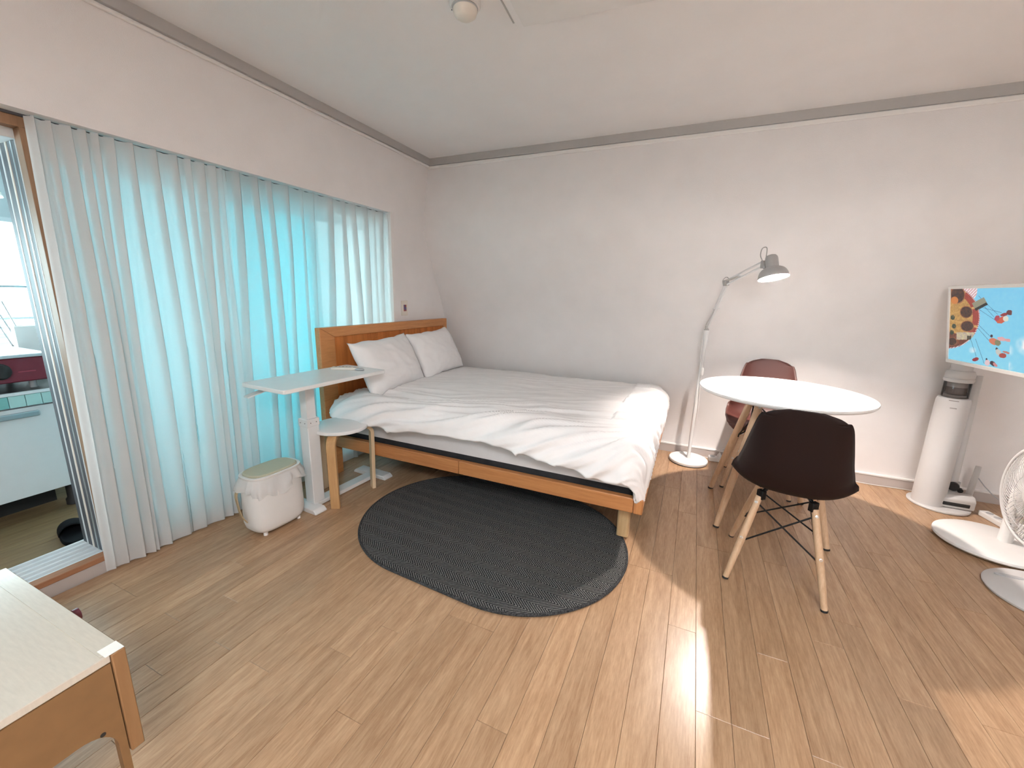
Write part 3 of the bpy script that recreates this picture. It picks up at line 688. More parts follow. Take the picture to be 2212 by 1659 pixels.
# ================================================================== STOOL
SC = (-1.816, 1.670)
stl = thing('round_stool', 'round white stool with bent wooden legs beside the bed', 'stool', (*SC, 0.0))
MB().lathe([(0.0, 0.418), (0.146, 0.418), (0.152, 0.421), (0.154, 0.430), (0.152, 0.4385), (0.147, 0.441), (0.0, 0.441)], (0, 0, 0), 56).build('seat', 'white_lam', stl)
for a in (-61, 59, 180):
    path = [(0.06, 0.4075), (0.128, 0.4075)]+[(0.128+0.046*math.sin(t), 0.3615+0.046*math.cos(t)) for t in np.linspace(0, PI/2, 9)][1:]+[(0.168, 0.0)]
    rows = []
    for k, (r, z) in enumerate(path):
        q = path[min(k+1, len(path)-1)]; pq = path[max(k-1, 0)]; t = Vector((q[0]-pq[0], q[1]-pq[1])).normalized(); nn = Vector((-t.y, t.x))*0.0105
        wd = 0.024
        rows.append([(r+nn.x, -wd, z+nn.y), (r+nn.x, wd, z+nn.y), (r-nn.x, wd, z-nn.y), (r-nn.x, -wd, z-nn.y)])
    lg = MB().grid(rows, wrap=True); lg.f.append((0, 1, 2, 3)); e = len(lg.v)-4; lg.f.append((e, e+1, e+2, e+3))
    lo_ = lg.build('leg', 'birch' if a < 0 else 'birch_light', stl, bevel=0.002, ang=30)
    lo_.rotation_euler = (0, 0, math.radians(a))

# ================================================================== DESK
dk = thing('sit_stand_desk', 'white height-adjustable side desk with one column beside the bed', 'desk', (-1.865, 1.50, 0.0), math.radians(-3.0))
MB().prism(rrect(0.025, 0.075, 0.165, 0.325, 0.018), 0.722, 0.742, axis=2).build('desktop', 'white_lam', dk, bevel=0.003)
MB().box((-0.034, -0.032, 0.028), (0.034, 0.038, 0.515)).build('column_sleeve', 'white_metal', dk, bevel=0.004)
cl = MB().box((-0.037, -0.035, 0.475), (0.037, 0.041, 0.518)).build('column_collar', 'white_metal', dk, bevel=0.003)
for (x, y, dx, dy) in ((0.0375, -0.015, 1, 0), (0.0375, 0.02, 1, 0), (-0.018, -0.0355, 0, -1), (0.018, -0.0355, 0, -1)):
    MB().cyl((x-0.001*dx, y-0.001*dy, 0.497), (x+0.0015*dx, y+0.0015*dy, 0.497), 0.003, n=8).build('screw', 'print_grey', cl)
MB().box((-0.026, -0.024, 0.50), (0.026, 0.030, 0.722)).build('inner_column', 'white_metal', dk, bevel=0.003)
MB().box((-0.10, -0.15, 0.708), (0.12, 0.25, 0.722)).build('support_plate', 'white_metal', dk)
MB().box((-0.034, -0.03, 0.004), (0.034, 0.45, 0.028)).build('base_beam', 'white_metal', dk, bevel=0.003)
for (y, x0, x1) in ((-0.045, -0.22, 0.105), (0.455, -0.16, 0.12)):
    MB().prism([(x0, 0.0), (x1, 0.0), (x1, 0.010), (x1-0.02, 0.026), (x0+0.02, 0.026), (x0, 0.010)], y-0.036, y+0.036, axis=1).build('foot', 'white_metal', dk, bevel=0.004)
lv = []
for dz in (0.0, 0.006):
    lv += [(-0.105, -0.262, 0.676+dz), (-0.060, -0.268, 0.676+dz), (-0.020, -0.150, 0.712+dz), (-0.065, -0.145, 0.712+dz)]
MB().add(lv, [(0,3,2,1),(4,5,6,7),(0,1,5,4),(1,2,6,5),(2,3,7,6),(3,0,4,7)]).build('height_lever', 'white_metal', dk)
# things on the desk
rm = thing('remote_control', 'flat white remote control lying on the small white desk', 'remote', (-1.865, 1.775, 0.742), math.radians(28))
MB().prism(rrect(0, 0, 0.075, 0.024, 0.006), 0.0, 0.014, axis=2).build('case', 'cream_plastic', rm, bevel=0.003)
for k in range(5):
    MB().cyl((-0.05+k*0.02, 0.006, 0.014), (-0.05+k*0.02, 0.006, 0.0155), 0.005, n=10).build('button', 'grey_plastic', rm)
MB().box((0.052, -0.014, 0.014), (0.07, 0.014, 0.015)).build('display', 'grey_plastic', rm)
tag(MB().lathe([(0.0, 0.0), (0.022, 0.0), (0.026, 0.004), (0.022, 0.009), (0.0, 0.010)], (0, 0, 0), 24, sx=1.3, sy=0.8).build('small_remote', 'grey_plastic'), 'small grey oval key fob on the white desk', 'key fob').location = (-1.775, 1.80, 0.742)

# ================================================================== BIN
bn = thing('waste_bin', 'white waste bin with a sage lid and plastic bag by the curtain', 'waste bin', (-1.885, 1.272, 0.0), math.radians(-2))
def supere(hx, hy, n=72, p=3.2):
    o = []
    for k in range(n):
        a = 2*PI*k/n; c, s = math.cos(a), math.sin(a)
        o.append((hx*math.copysign(abs(c)**(2/p), c), hy*math.copysign(abs(s)**(2/p), s)))
    return o
lev = [(0.72, 0.016), (0.86, 0.020), (0.95, 0.036), (1.0, 0.065), (1.0, 0.12), (0.985, 0.2), (0.96, 0.285), (0.955, 0.30)]
ol = supere(0.088, 0.138); bm_ = MB().grid([[(x*k, y*k, z) for x, y in ol] for (k, z) in lev], wrap=True); bm_.f.append(tuple(range(len(ol)-1, -1, -1)))
bm_.build('body', 'white_plastic', bn, ang=60)
MB().grid([[(x*k, y*k, z) for x, y in ol] for (k, z) in ((0.955, 0.30), (0.99, 0.303), (0.99, 0.311), (0.90, 0.313), (0.86, 0.307))], wrap=True).build('rim', 'white_plastic', bn, ang=60)
ld_ = MB().grid([[(x*k, y*k, z) for x, y in ol] for (k, z) in ((0.87, 0.303), (0.875, 0.317), (0.83, 0.321))], wrap=True); q0 = len(ld_.v)-len(ol); ld_.f.append(tuple(range(q0, len(ld_.v))))
ld_.build('lid', 'sage', bn, ang=30)
rows = []
for lvl in range(9):
    f = lvl/8; row = []
    for k, (x, y) in enumerate(ol):
        a = 2*PI*k/len(ol); ruf = math.sin(a*17+0.9*math.sin(a*5))*0.013*f+0.012*f*math.sin(a*7+1)**2+0.008*f*mnoise.noise(Vector((x*40, y*40, lvl*0.3)))
        drop = (0.072+0.075*mnoise.noise(Vector((x*14, y*14, 4))))*f
        sc = 0.965+0.10*min(1, f*1.6)*(1-0.25*f)
        d = Vector((x, y)).normalized()
        row.append((x*sc+d.x*ruf, y*sc+d.y*ruf, 0.304-drop))
    rows.append(row)
MB().grid(rows, wrap=True).build('plastic_bag', 'bag', bn, ang=180)
for (x, y) in ((0.05, -0.09), (0.05, 0.09), (-0.05, -0.09), (-0.05, 0.09)): MB().cyl((x, y, 0.0), (x, y, 0.024), 0.010, n=12).build('foot', 'white_plastic', bn)
hp = [(-0.075, -0.108, 0.235), (-0.06, -0.145, 0.215), (-0.03, -0.158, 0.165), (-0.015, -0.157, 0.12), (-0.01, -0.14, 0.08)]
rows = []
for (x, y, z) in spline(hp, 6): rows.append([(x-0.012, y, z), (x+0.012, y-0.004, z), (x+0.012, y, z), (x-0.012, y+0.004, z)])
MB().grid(rows, wrap=True).build('handle', 'tan', bn)

# ================================================================== CHAIRS
def shell_mesh():
    """one moulded side-chair shell facing +Y, origin on the floor"""
    pf = spline([(0.222, 0.418), (0.205, 0.437), (0.15, 0.443), (0.06, 0.432), (-0.03, 0.422), (-0.105, 0.430), (-0.158, 0.468), (-0.188, 0.54), (-0.208, 0.64), (-0.228, 0.74), (-0.238, 0.79), (-0.243, 0.818)], 8)
    L = [0]
    for a, b in zip(pf[:-1], pf[1:]): L.append(L[-1]+math.dist(a, b))
    U = [l/L[-1] for l in L]
    W = lambda u: float(np.interp(u, [0, .03, .08, .2, .35, .48, .60, .72, .82, .90, .925, .945, .96, .975, .988, 1.0], [.165, .192, .210, .226, .232, .228, .211, .189, .170, .155, .149, .142, .134, .121, .102, .066]))
    K = lambda u: float(np.interp(u, [0, .08, .2, .35, .48, .58, .7, .85, 1.0], [-.004, .012, .034, .062, .090, .100, .082, .046, .014]))
    rows = []; nv = 29
    for i, (y, z) in enumerate(pf):
        u = U[i]; a = pf[max(0, i-1)]; b = pf[min(len(pf)-1, i+1)]; t = Vector((b[0]-a[0], b[1]-a[1])).normalized(); n = Vector((t.y, -t.x))
        if n.y < 0 and u < 0.4: n = -n
        if u >= 0.4 and n.x < 0: n = -n
        row = []
        for j in range(nv):
            v = 2*j/(nv-1)-1; av = abs(v)
            k = K(u)*(0.35*av**2+0.65*av**4)
            x = W(u)*v*(1-0.07*av**4*K(u)/0.098)
            # the front lip and the top edge sag towards the corners
            row.append((x, y+n.x*k-(0.010*av**3 if u < 0.06 else 0), z+n.y*k-(0.012*av**4 if u > 0.95 else 0)))
        rows.append(row)
    return MB().grid(rows)
def dowel_leg(mb, p0, p1):
    pts = [Vector(p0).lerp(Vector(p1), t) for t in (0, 0.25, 0.6, 1.0)]
    return mb.tube(pts, [0.0115, 0.0140, 0.0150, 0.0130], 14)
def make_chair(name, label, m, loc, rz, feet_f=0.185, feet_r=0.176, yf=0.195, yr=-0.185):
    t = thing(name, label, 'chair', loc, rz)
    sh_ = shell_mesh().build('shell', m, t, ang=180, solid=0.0055, offset=0); sh_.location = (0, 0, -0.010)
    T = {}
    for (k, sx, sy) in (('rl', -1, -1), ('rr', 1, -1), ('fl', -1, 1), ('fr', 1, 1)):
        fx = (feet_r if sy < 0 else feet_f)*sx; fy = yr if sy < 0 else yf
        top = Vector((0.098*sx, 0.075*sy-0.005, 0.372)); foot = Vector((fx, fy, 0.004))
        lg = dowel_leg(MB(), foot, top).build('leg', 'beech', t)
        MB().cyl(foot+Vector((0, 0, -0.004)), foot.lerp(top, 0.012), 0.0125, n=14).build('glide', 'black_rubber', lg)
        ax = (top-foot).normalized(); outw = Vector((sx, 0.9*sy, 0)).normalized(); outw = (outw-ax*outw.dot(ax)).normalized()
        vdir = Vector((0.25*sx, sy, 0)).normalized(); vdir = (vdir-ax*vdir.dot(ax)).normalized()
        for q in (0.50, 0.93):
            c = foot.lerp(top, q)+vdir*0.0125
            MB().lathe([(0.0062, -0.002), (0.0062, 0.0022), (0.0028, 0.0028), (0.0028, 0.001), (0.0, 0.001)], c, 14, axis=vdir).build('screw', 'chrome', lg)
        br = MB().box((-0.011, -0.016, 0), (0.011, 0.016, 0.04)).build('bracket', 'black_metal', t, bevel=0.003)
        br.location = top+Vector((-0.006*sx, -0.004*sy, -0.012)); br.rotation_euler = (0, 0, math.atan2(sy, sx))
        MB().tube([top+Vector((0, 0, 0.008)), top+Vector((-0.02*sx, -0.014*sy, 0.032)), Vector((0.075*sx, 0.055*sy, 0.404))], 0.008, 8).build('mount', 'black_metal', t)
        T[k] = (foot, top)
    def on(k, q, ins=0.014):
        f, tp = T[k]; p = f.lerp(tp, q); d = Vector((-p.x, -p.y, 0)).normalized(); return p+d*ins
    for (a, b) in (('rl', 'rr'), ('fl', 'fr'), ('rl', 'fl'), ('rr', 'fr')):
        for (qa, qb) in ((0.46, 0.90), (0.90, 0.46)):
            p, q = on(a, qa), on(b, qb); d = (q-p).normalized()
            hk = Vector((0, 0, -0.010))
            MB().tube([p+hk-d*0.004, p-d*0.002, p+d*0.008, q-d*0.008, q+d*0.002, q+hk+d*0.004], 0.0036, 8).build('cross_rod', 'black_metal', t)
    return t
make_chair('shell_chair', 'dark brown plastic shell chair with its back to the room at the round table', 'shell_dark', (0.445, 1.990, 0.0), math.radians(-8.6))
make_chair('shell_chair', 'reddish brown plastic shell chair between the round table and the far wall', 'shell_brown', (0.475, 3.000, 0.0), math.radians(180-5))

# ================================================================== ROUND TABLE
tb = thing('round_table', 'round white table on splayed wooden dowel legs under the lamp', 'table', (0.462, 2.530, 0.0), math.radians(1.5))
MB().lathe([(0.0, 0.708), (0.380, 0.708), (0.392, 0.712), (0.399, 0.720), (0.400, 0.726), (0.398, 0.730), (0.390, 0.7315), (0.0, 0.7315)], (0, 0, 0), 96).build('tabletop', 'white_lam', tb)
TT = {}
for (sx, sy) in ((-1, -1), (1, -1), (-1, 1), (1, 1)):
    foot = Vector((0.247*sx, 0.250*sy, 0.004)); top = Vector((0.105*sx, 0.105*sy, 0.682))
    pts = [foot.lerp(top, q) for q in (0, .25, .6, 1)]
    lg = MB().tube(pts, [0.0145, 0.0175, 0.020, 0.0185], 16).build('leg', 'beech', tb)
    MB().cyl(foot+Vector((0, 0, -0.004)), foot.lerp(top, 0.008), 0.0155, n=14).build('glide', 'black_rubber', lg)
    ax = (top-foot).normalized()
    for vd in (Vector((0, sy, 0)), Vector((sx, 0, 0))):
        vd = (vd-ax*vd.dot(ax)).normalized()
        for q in (0.955, 0.60):
            MB().lathe([(0.0065, -0.003), (0.0065, 0.0025), (0.003, 0.003), (0.003, 0.001), (0.0, 0.001)], foot.lerp(top, q)+vd*0.0178, 14, axis=vd).build('screw', 'chrome', lg)
    MB().tube([top-ax*0.012, top+ax*0.028], 0.013, 10).build('bracket', 'grey_plastic', tb)
    TT[(sx, sy)] = (foot, top)
MB().box((-0.125, -0.125, 0.700), (0.125, 0.125, 0.708)).build('mounting_plate', 'black_metal', tb)
for (a, b) in (((-1, -1), (1, -1)), ((-1, 1), (1, 1)), ((-1, -1), (-1, 1)), ((1, -1), (1, 1))):
    for (qa, qb) in ((0.60, 0.93), (0.93, 0.60)):
        p = TT[a][0].lerp(TT[a][1], qa); q = TT[b][0].lerp(TT[b][1], qb)
        p = p+Vector((-p.x, -p.y, 0)).normalized()*0.019; q = q+Vector((-q.x, -q.y, 0)).normalized()*0.019; d = (q-p).normalized()
        MB().tube([p+Vector((0, 0, -0.012)), p, q, q+Vector((0, 0, -0.012))], 0.004, 8).build('cross_rod', 'black_metal', tb)

# ================================================================== FLOOR LAMP
LB = Vector((0.064, 3.188, 0.0))
lp = thing('floor_lamp', 'white floor lamp with a jointed arm reaching over the round table', 'lamp', tuple(LB))
MB().lathe([(0.0, 0.002), (0.128, 0.002), (0.128, 0.006), (0.134, 0.008), (0.135, 0.022), (0.131, 0.027), (0.0, 0.028)], (0, 0, 0), 64).build('base', 'white_metal', lp)
MB().cyl((0, 0, 0.0), (0, 0, 0.006), 0.129, n=48).build('base_pad', 'black_rubber', lp)
PT = Vector((0.016, 0.0, 0.985))
MB().tube([(0, 0, 0.026), (0.009, 0, 0.62), PT+Vector((0, 0, -0.16)), PT], [0.0125, 0.0125, 0.0125, 0.0195], 18).build('pole', 'white_metal', lp)
EL = Vector((0.155, 3.03, 1.303))-LB; HJ = Vector((0.306, 2.735, 1.395))-LB
def lamp_arm(p0, p1, off, name):
    u = (p1-p0).normalized(); side = u.cross(Vector((0, 0, 1))).normalized(); n = side.cross(u).normalized()
    a = MB().tube([p0+n*off, p1+n*off], 0.0052, 8).build(name, 'white_metal', lp)
    b = MB().tube([p0-n*off, p1-n*off], 0.0065, 8).build(name, 'white_metal', lp)
    for s in (-1, 1):
        q0 = p0+n*off*0.9+side*0.009*s; q1 = p0.lerp(p1, 0.46)-n*off*0.6+side*0.009*s; pts = []
        for k in range(120):
            f = k/119; ang = f*2*PI*20; c = q0.lerp(q1, f); pts.append(c+side*0.0038*math.cos(ang)+n*0.0038*math.sin(ang))
        MB().tube(pts, 0.0011, 5).build('spring', 'chrome', a)
    c = MB().box((-0.022, -0.006, -0.0035), (0.022, 0.006, 0.0035)).build('spring_clip', 'white_metal', a)
    c.location = p0.lerp(p1, 0.47)-n*off*0.6; c.rotation_euler = (0, 0, math.atan2(side.y, side.x))
    return a
lamp_arm(PT+Vector((0.004, -0.006, 0.028)), EL+Vector((0, 0, -0.018)), 0.0125, 'lower_arm')
lamp_arm(EL+Vector((0.006, -0.012, 0.004)), HJ, 0.0135, 'upper_arm')
MB().lathe([(0.0165, 0.0), (0.0165, 0.006), (0.011, 0.008), (0.011, 0.03)], PT, 16).build('swivel', 'lamp_grey', lp)
kj = MB().box((-0.014, -0.014, -0.018), (0.014, 0.014, 0.018)).build('knee_joint', 'lamp_grey', lp, bevel=0.003)
kj.location = EL; kj.rotation_euler = (0.2, 0, math.atan2(-0.295, 0.151))
hj = MB().box((-0.010, -0.010, -0.022), (0.010, 0.010, 0.020)).build('head_joint', 'lamp_grey', lp, bevel=0.003)
hj.location = HJ+Vector((0.005, -0.010, 0)); hj.rotation_euler = (0, 0, math.atan2(-0.295, 0.151))
RIM = Vector((0.366, 2.690, 1.320))-LB; AX = -Vector((0.185, -0.205, -0.96)).normalized()
hd = MB().lathe([(0.0735, 0.0), (0.0730, 0.010), (0.0705, 0.022), (0.0645, 0.036), (0.0545, 0.048), (0.0430, 0.055), (0.0335, 0.058), (0.0318, 0.061), (0.0312, 0.106), (0.0285, 0.117), (0.0220, 0.125), (0.012, 0.129), (0.0, 0.130)], RIM, 56, axis=AX, cap=False).build('lamp_shade', 'lamp_grey', lp, ang=50)
MB().lathe([(0.0732, 0.0003), (0.0716, 0.010), (0.0688, 0.022), (0.0628, 0.035), (0.0530, 0.0465), (0.0420, 0.0535), (0.0325, 0.0565), (0.0300, 0.060), (0.0300, 0.090), (0.0, 0.091)], RIM, 56, axis=AX, cap=False).build('shade_lining', 'lamp_inner', hd, ang=80)
MB().lathe([(0.013, 0.088), (0.013, 0.075), (0.010, 0.073)], RIM, 20, axis=AX, cap=False).build('socket', 'white_plastic', hd)
MB().lathe([(0.0, 0.049), (0.009, 0.050), (0.0155, 0.054), (0.0185, 0.062), (0.016, 0.070), (0.010, 0.075)], RIM, 24, axis=AX).build('bulb', 'bulb', hd)
cap = RIM+AX*0.085
MB().tube([HJ+Vector((0.003, -0.006, 0.018)), cap+Vector((-0.030, 0.012, -0.03))], 0.007, 8).build('shade_stem', 'lamp_grey', lp)
cord('shade_cord', [HJ+Vector((0, 0, 0.02)), HJ+Vector((-0.012, 0.006, 0.050)), HJ+Vector((-0.008, 0.0, 0.085)), HJ+Vector((0.012, -0.012, 0.085)), cap+Vector((-0.03, 0.012, 0.012))], 0.0026, 'lamp_grey', lp)
cord('knee_cord', [EL+Vector((-0.012, 0.012, -0.02)), EL+Vector((-0.020, 0.014, 0.014)), EL+Vector((-0.002, 0.004, 0.036)), EL+Vector((0.016, -0.016, 0.022))], 0.0022, 'lamp_grey', lp)
cord('pole_cord', [PT+Vector((-0.018, -0.004, -0.02)), (0.0, -0.022, 0.80), (0.020, -0.024, 0.72), (0.018, -0.022, 0.62), (0.026, -0.012, 0.45), (0.020, 0.0, 0.33), (0.012, 0.014, 0.22)], 0.003, 'cord', lp)
MB().lathe([(0.0, -0.028), (0.008, -0.026), (0.011, -0.012), (0.011, 0.012), (0.008, 0.026), (0.0, 0.028)], (0.021, -0.0235, 0.695), 16, sy=0.7).build('cord_switch', 'white_plastic', lp)

# power strip by the lamp
ps = thing('power_strip', 'white power strip with a plug beside the floor lamp base', 'power strip', (0.265, 3.295, 0.0), math.radians(6))
MB().prism(rrect(0, 0, 0.062, 0.026, 0.014), 0.0, 0.034, axis=2).build('case', 'white_plastic', ps, bevel=0.005)
for x in (-0.036, 0.034):
    MB().lathe([(0.018, 0.0), (0.018, 0.002), (0.014, 0.0022), (0.0135, 0.0008), (0.0, 0.0008)], (x, 0, 0.0338), 20).build('socket', 'grey_plastic', ps)
pg = MB().lathe([(0.0, 0.034), (0.016, 0.034), (0.016, 0.048), (0.009, 0.058), (0.006, 0.066), (0.0, 0.066)], (0.012, 0, 0), 18).build('plug', 'white_plastic', ps)
cord('plug_cord', [(0.012, 0.0, 0.062), (0.014, 0.0, 0.085), (0.04, 0.014, 0.098), (0.10, 0.022, 0.092), (0.20, 0.03, 0.06), (0.24, 0.02, 0.004)], 0.003, 'cord', ps)
c1 = tag(cord('lamp_cord', [(0.02, 3.325, 0.004), (0.07, 3.33, 0.005), (0.115, 3.327, 0.006), (0.15, 3.302, 0.012), (0.18, 3.293, 0.016), (0.202, 3.290, 0.016)], 0.0032, 'cord'), 'white cord running from the floor lamp to the power strip', 'cord')
c2 = tag(cord('floor_cable', [(0.42, 3.318, 0.004), (0.62, 3.325, 0.004), (0.85, 3.316, 0.004), (1.05, 3.326, 0.006), (1.2, 3.320, 0.004), (1.36, 3.328, 0.004), (1.6, 3.325, 0.004)], 0.003, 'cord'), 'white cable lying along the far wall baseboard', 'cord')

# ================================================================== VACUUM STATION
VX, VY = 1.478, 3.165
vc = thing('vacuum_station', 'white stick vacuum docked in a round tower stand by the far wall', 'vacuum cleaner', (VX, VY, 0.0))
MB().lathe([(0.0, 0.0), (0.134, 0.0), (0.140, 0.003), (0.141, 0.010), (0.137, 0.015), (0.0, 0.016)], (0, 0.0, 0), 56, sx=1.0, sy=1.0).build('base_plate', 'station_plastic', vc)
tw = MB().lathe([(0.074, 0.014), (0.074, 0.60), (0.073, 0.655), (0.068, 0.672), (0.060, 0.676), (0.0, 0.676)], (-0.055, -0.012, 0), 48).build('tower', 'station_plastic', vc)
for k in range(9):   # small printed maker's mark
    a = math.radians(-118+k*2.4)
    q = MB().box((-0.0009, -0.0007, -0.0028), (0.0009, 0.0007, 0.0028)).build('maker_mark', 'print_grey', tw)
    q.location = (-0.055+0.0745*math.cos(a), -0.012+0.0745*math.sin(a), 0.622); q.rotation_euler = (0, 0, a+PI/2)
q = MB().box((-0.02, -0.0008, -0.002), (0.02, 0.0008, 0.002)).build('seam', 'print_grey', tw)
a = math.radians(-112); q.location = (-0.055+0.0705*math.cos(a), -0.012+0.0705*math.sin(a), 0.664); q.rotation_euler = (0, 0, a+PI/2)
db = MB().lathe([(0.056, 0.676), (0.058, 0.69), (0.057, 0.765), (0.055, 0.77)], (-0.055, -0.012, 0), 40, cap=False).build('dust_bin', 'smoky', vc)
MB().lathe([(0.0, 0.678), (0.048, 0.678), (0.048, 0.694), (0.0, 0.694)], (-0.055, -0.012, 0), 32).build('filter_base', 'grey_plastic', db)
MB().lathe([(0.042, 0.696), (0.043, 0.735), (0.043, 0.738), (0.0, 0.738)], (-0.055, -0.012, 0), 32).build('filter_core', 'print_grey', db)
MB().lathe([(0.043, 0.738), (0.043, 0.765)], (-0.055, -0.012, 0), 32, cap=False).build('filter_cap', 'station_plastic', db)
hd2 = MB().lathe([(0.0, 0.768), (0.060, 0.768), (0.064, 0.775), (0.064, 0.786), (0.060, 0.790), (0.062, 0.793), (0.063, 0.815), (0.056, 0.832), (0.046, 0.836), (0.046, 0.90), (0.040, 0.915), (0.0, 0.918)], (-0.055, -0.012, 0), 40).build('motor_head', 'station_plastic', vc)
MB().tube([(-0.03, 0.03, 0.83), (0.01, 0.07, 0.84), (0.03, 0.085, 0.80), (0.03, 0.08, 0.70)], 0.016, 12).build('grip', 'station_plastic', vc)
wn = MB().tube([(0.07, 0.05, 0.13), (0.06, 0.065, 0.80)], 0.019, 16).build('wand', 'station_plastic', vc)
nzl = MB().prism([(-0.048, 0.018), (-0.020, 0.018), (0.03, 0.018), (0.046, 0.04), (0.046, 0.075), (0.02, 0.098), (-0.030, 0.098), (-0.050, 0.075)], -0.04, 0.135, axis=0).build('floor_nozzle', 'station_plastic', vc, bevel=0.006)
nzl.location = (0.0, -0.02, 0.0)
MB().cyl((-0.03, -0.028, 0.045), (0.11, -0.028, 0.045), 0.024, n=16).build('brush_roller', 'black_rubber', nzl)
MB().tube([(0.068, 0.045, 0.085), (0.07, 0.05, 0.15)], [0.026, 0.030], 18).build('neck', 'station_plastic', vc)
MB().cyl((0.052, 0.005, 0.128), (0.060, 0.02, 0.128), 0.026, n=20).build('pivot_cap', 'black_rubber', vc)
MB().cyl((0.086, 0.000, 0.108), (0.088, 0.018, 0.112), 0.013, n=14).build('wheel', 'black_rubber', vc)
MB().tube([(0.160, 0.07, 0.035), (0.172, 0.075, 0.255)], [0.017, 0.013], 14).build('crevice_tool', 'station_plastic', vc)
MB().box((0.11, 0.055, 0.0), (0.19, 0.105, 0.05)).build('tool_holder', 'station_plastic', vc, bevel=0.006)

# ================================================================== SCREEN ON A STAND
TB = (1.492, 2.690)
tv = thing('rolling_screen', 'white framed screen on a pole stand beside the far wall', 'screen', (*TB, 0.0))
MB().lathe([(0.0, 0.004), (0.175, 0.004), (0.205, 0.012), (0.215, 0.022), (0.213, 0.032), (0.195, 0.043), (0.14, 0.049), (0.0, 0.051)], (0, 0, 0), 72).build('base', 'white_plastic', tv)
MB().lathe([(0.170, 0.0), (0.170, 0.006)], (0, 0, 0), 48).build('base_pad', 'black_rubber', tv)
MB().tube([(0.045, 0.0, 0.048), (0.045, 0.0, 1.06)], 0.026, 24).build('pole', 'white_plastic', tv)
MB().tube([(0.045, 0.0, 1.06), (0.03, 0, 1.10), (-0.04, 0.0, 1.115), (-0.16, 0.0, 1.09)], 0.020, 16).build('support_arm', 'white_plastic', tv)
# screen frame: a = along the long side away from the far wall, b = down
CT_ = Vector((1.236, 3.050, 1.298)); CB_ = Vector((1.308, 3.050, 0.887)); DA = Vector((0.137, -0.990, 0.0)).normalized()
DB = (CB_-CT_); SH = DB.length; DB.normalize(); DB = (DB-DA*DB.dot(DA)).normalized(); NB = DA.cross(DB).normalized()
if NB.x > 0: NB = -NB
SW = 0.72
def sp(a, b, n=0.0): return CT_+DA*a+DB*b+NB*n-Vector((*TB, 0.0))
def sbox(a0, a1, b0, b1, n0, n1):
    vs = [sp(a, b, n) for n in (n0, n1) for (a, b) in ((a0, b0), (a1, b0), (a1, b1), (a0, b1))]
    return MB().add(vs, [(0,3,2,1),(4,5,6,7),(0,1,5,4),(1,2,6,5),(2,3,7,6),(3,0,4,7)])
FW = 0.0165
fr = sbox(0, SW, 0, FW, -0.028, 0.0).build('bezel', 'bezel', tv, bevel=0.002)
sbox(0, SW, SH-FW*1.15, SH, -0.028, 0.0).build('bezel', 'bezel', tv, bevel=0.002)
sbox(0, FW*0.9, FW, SH-FW*1.15, -0.028, 0.0).build('bezel', 'bezel', tv, bevel=0.002)
sbox(SW-FW*0.9, SW, FW, SH-FW*1.15, -0.028, 0.0).build('bezel', 'bezel', tv, bevel=0.002)
sbox(0.01, SW-0.01, 0.01, SH-0.01, -0.03, -0.008).build('back_case', 'cream_plastic', tv)
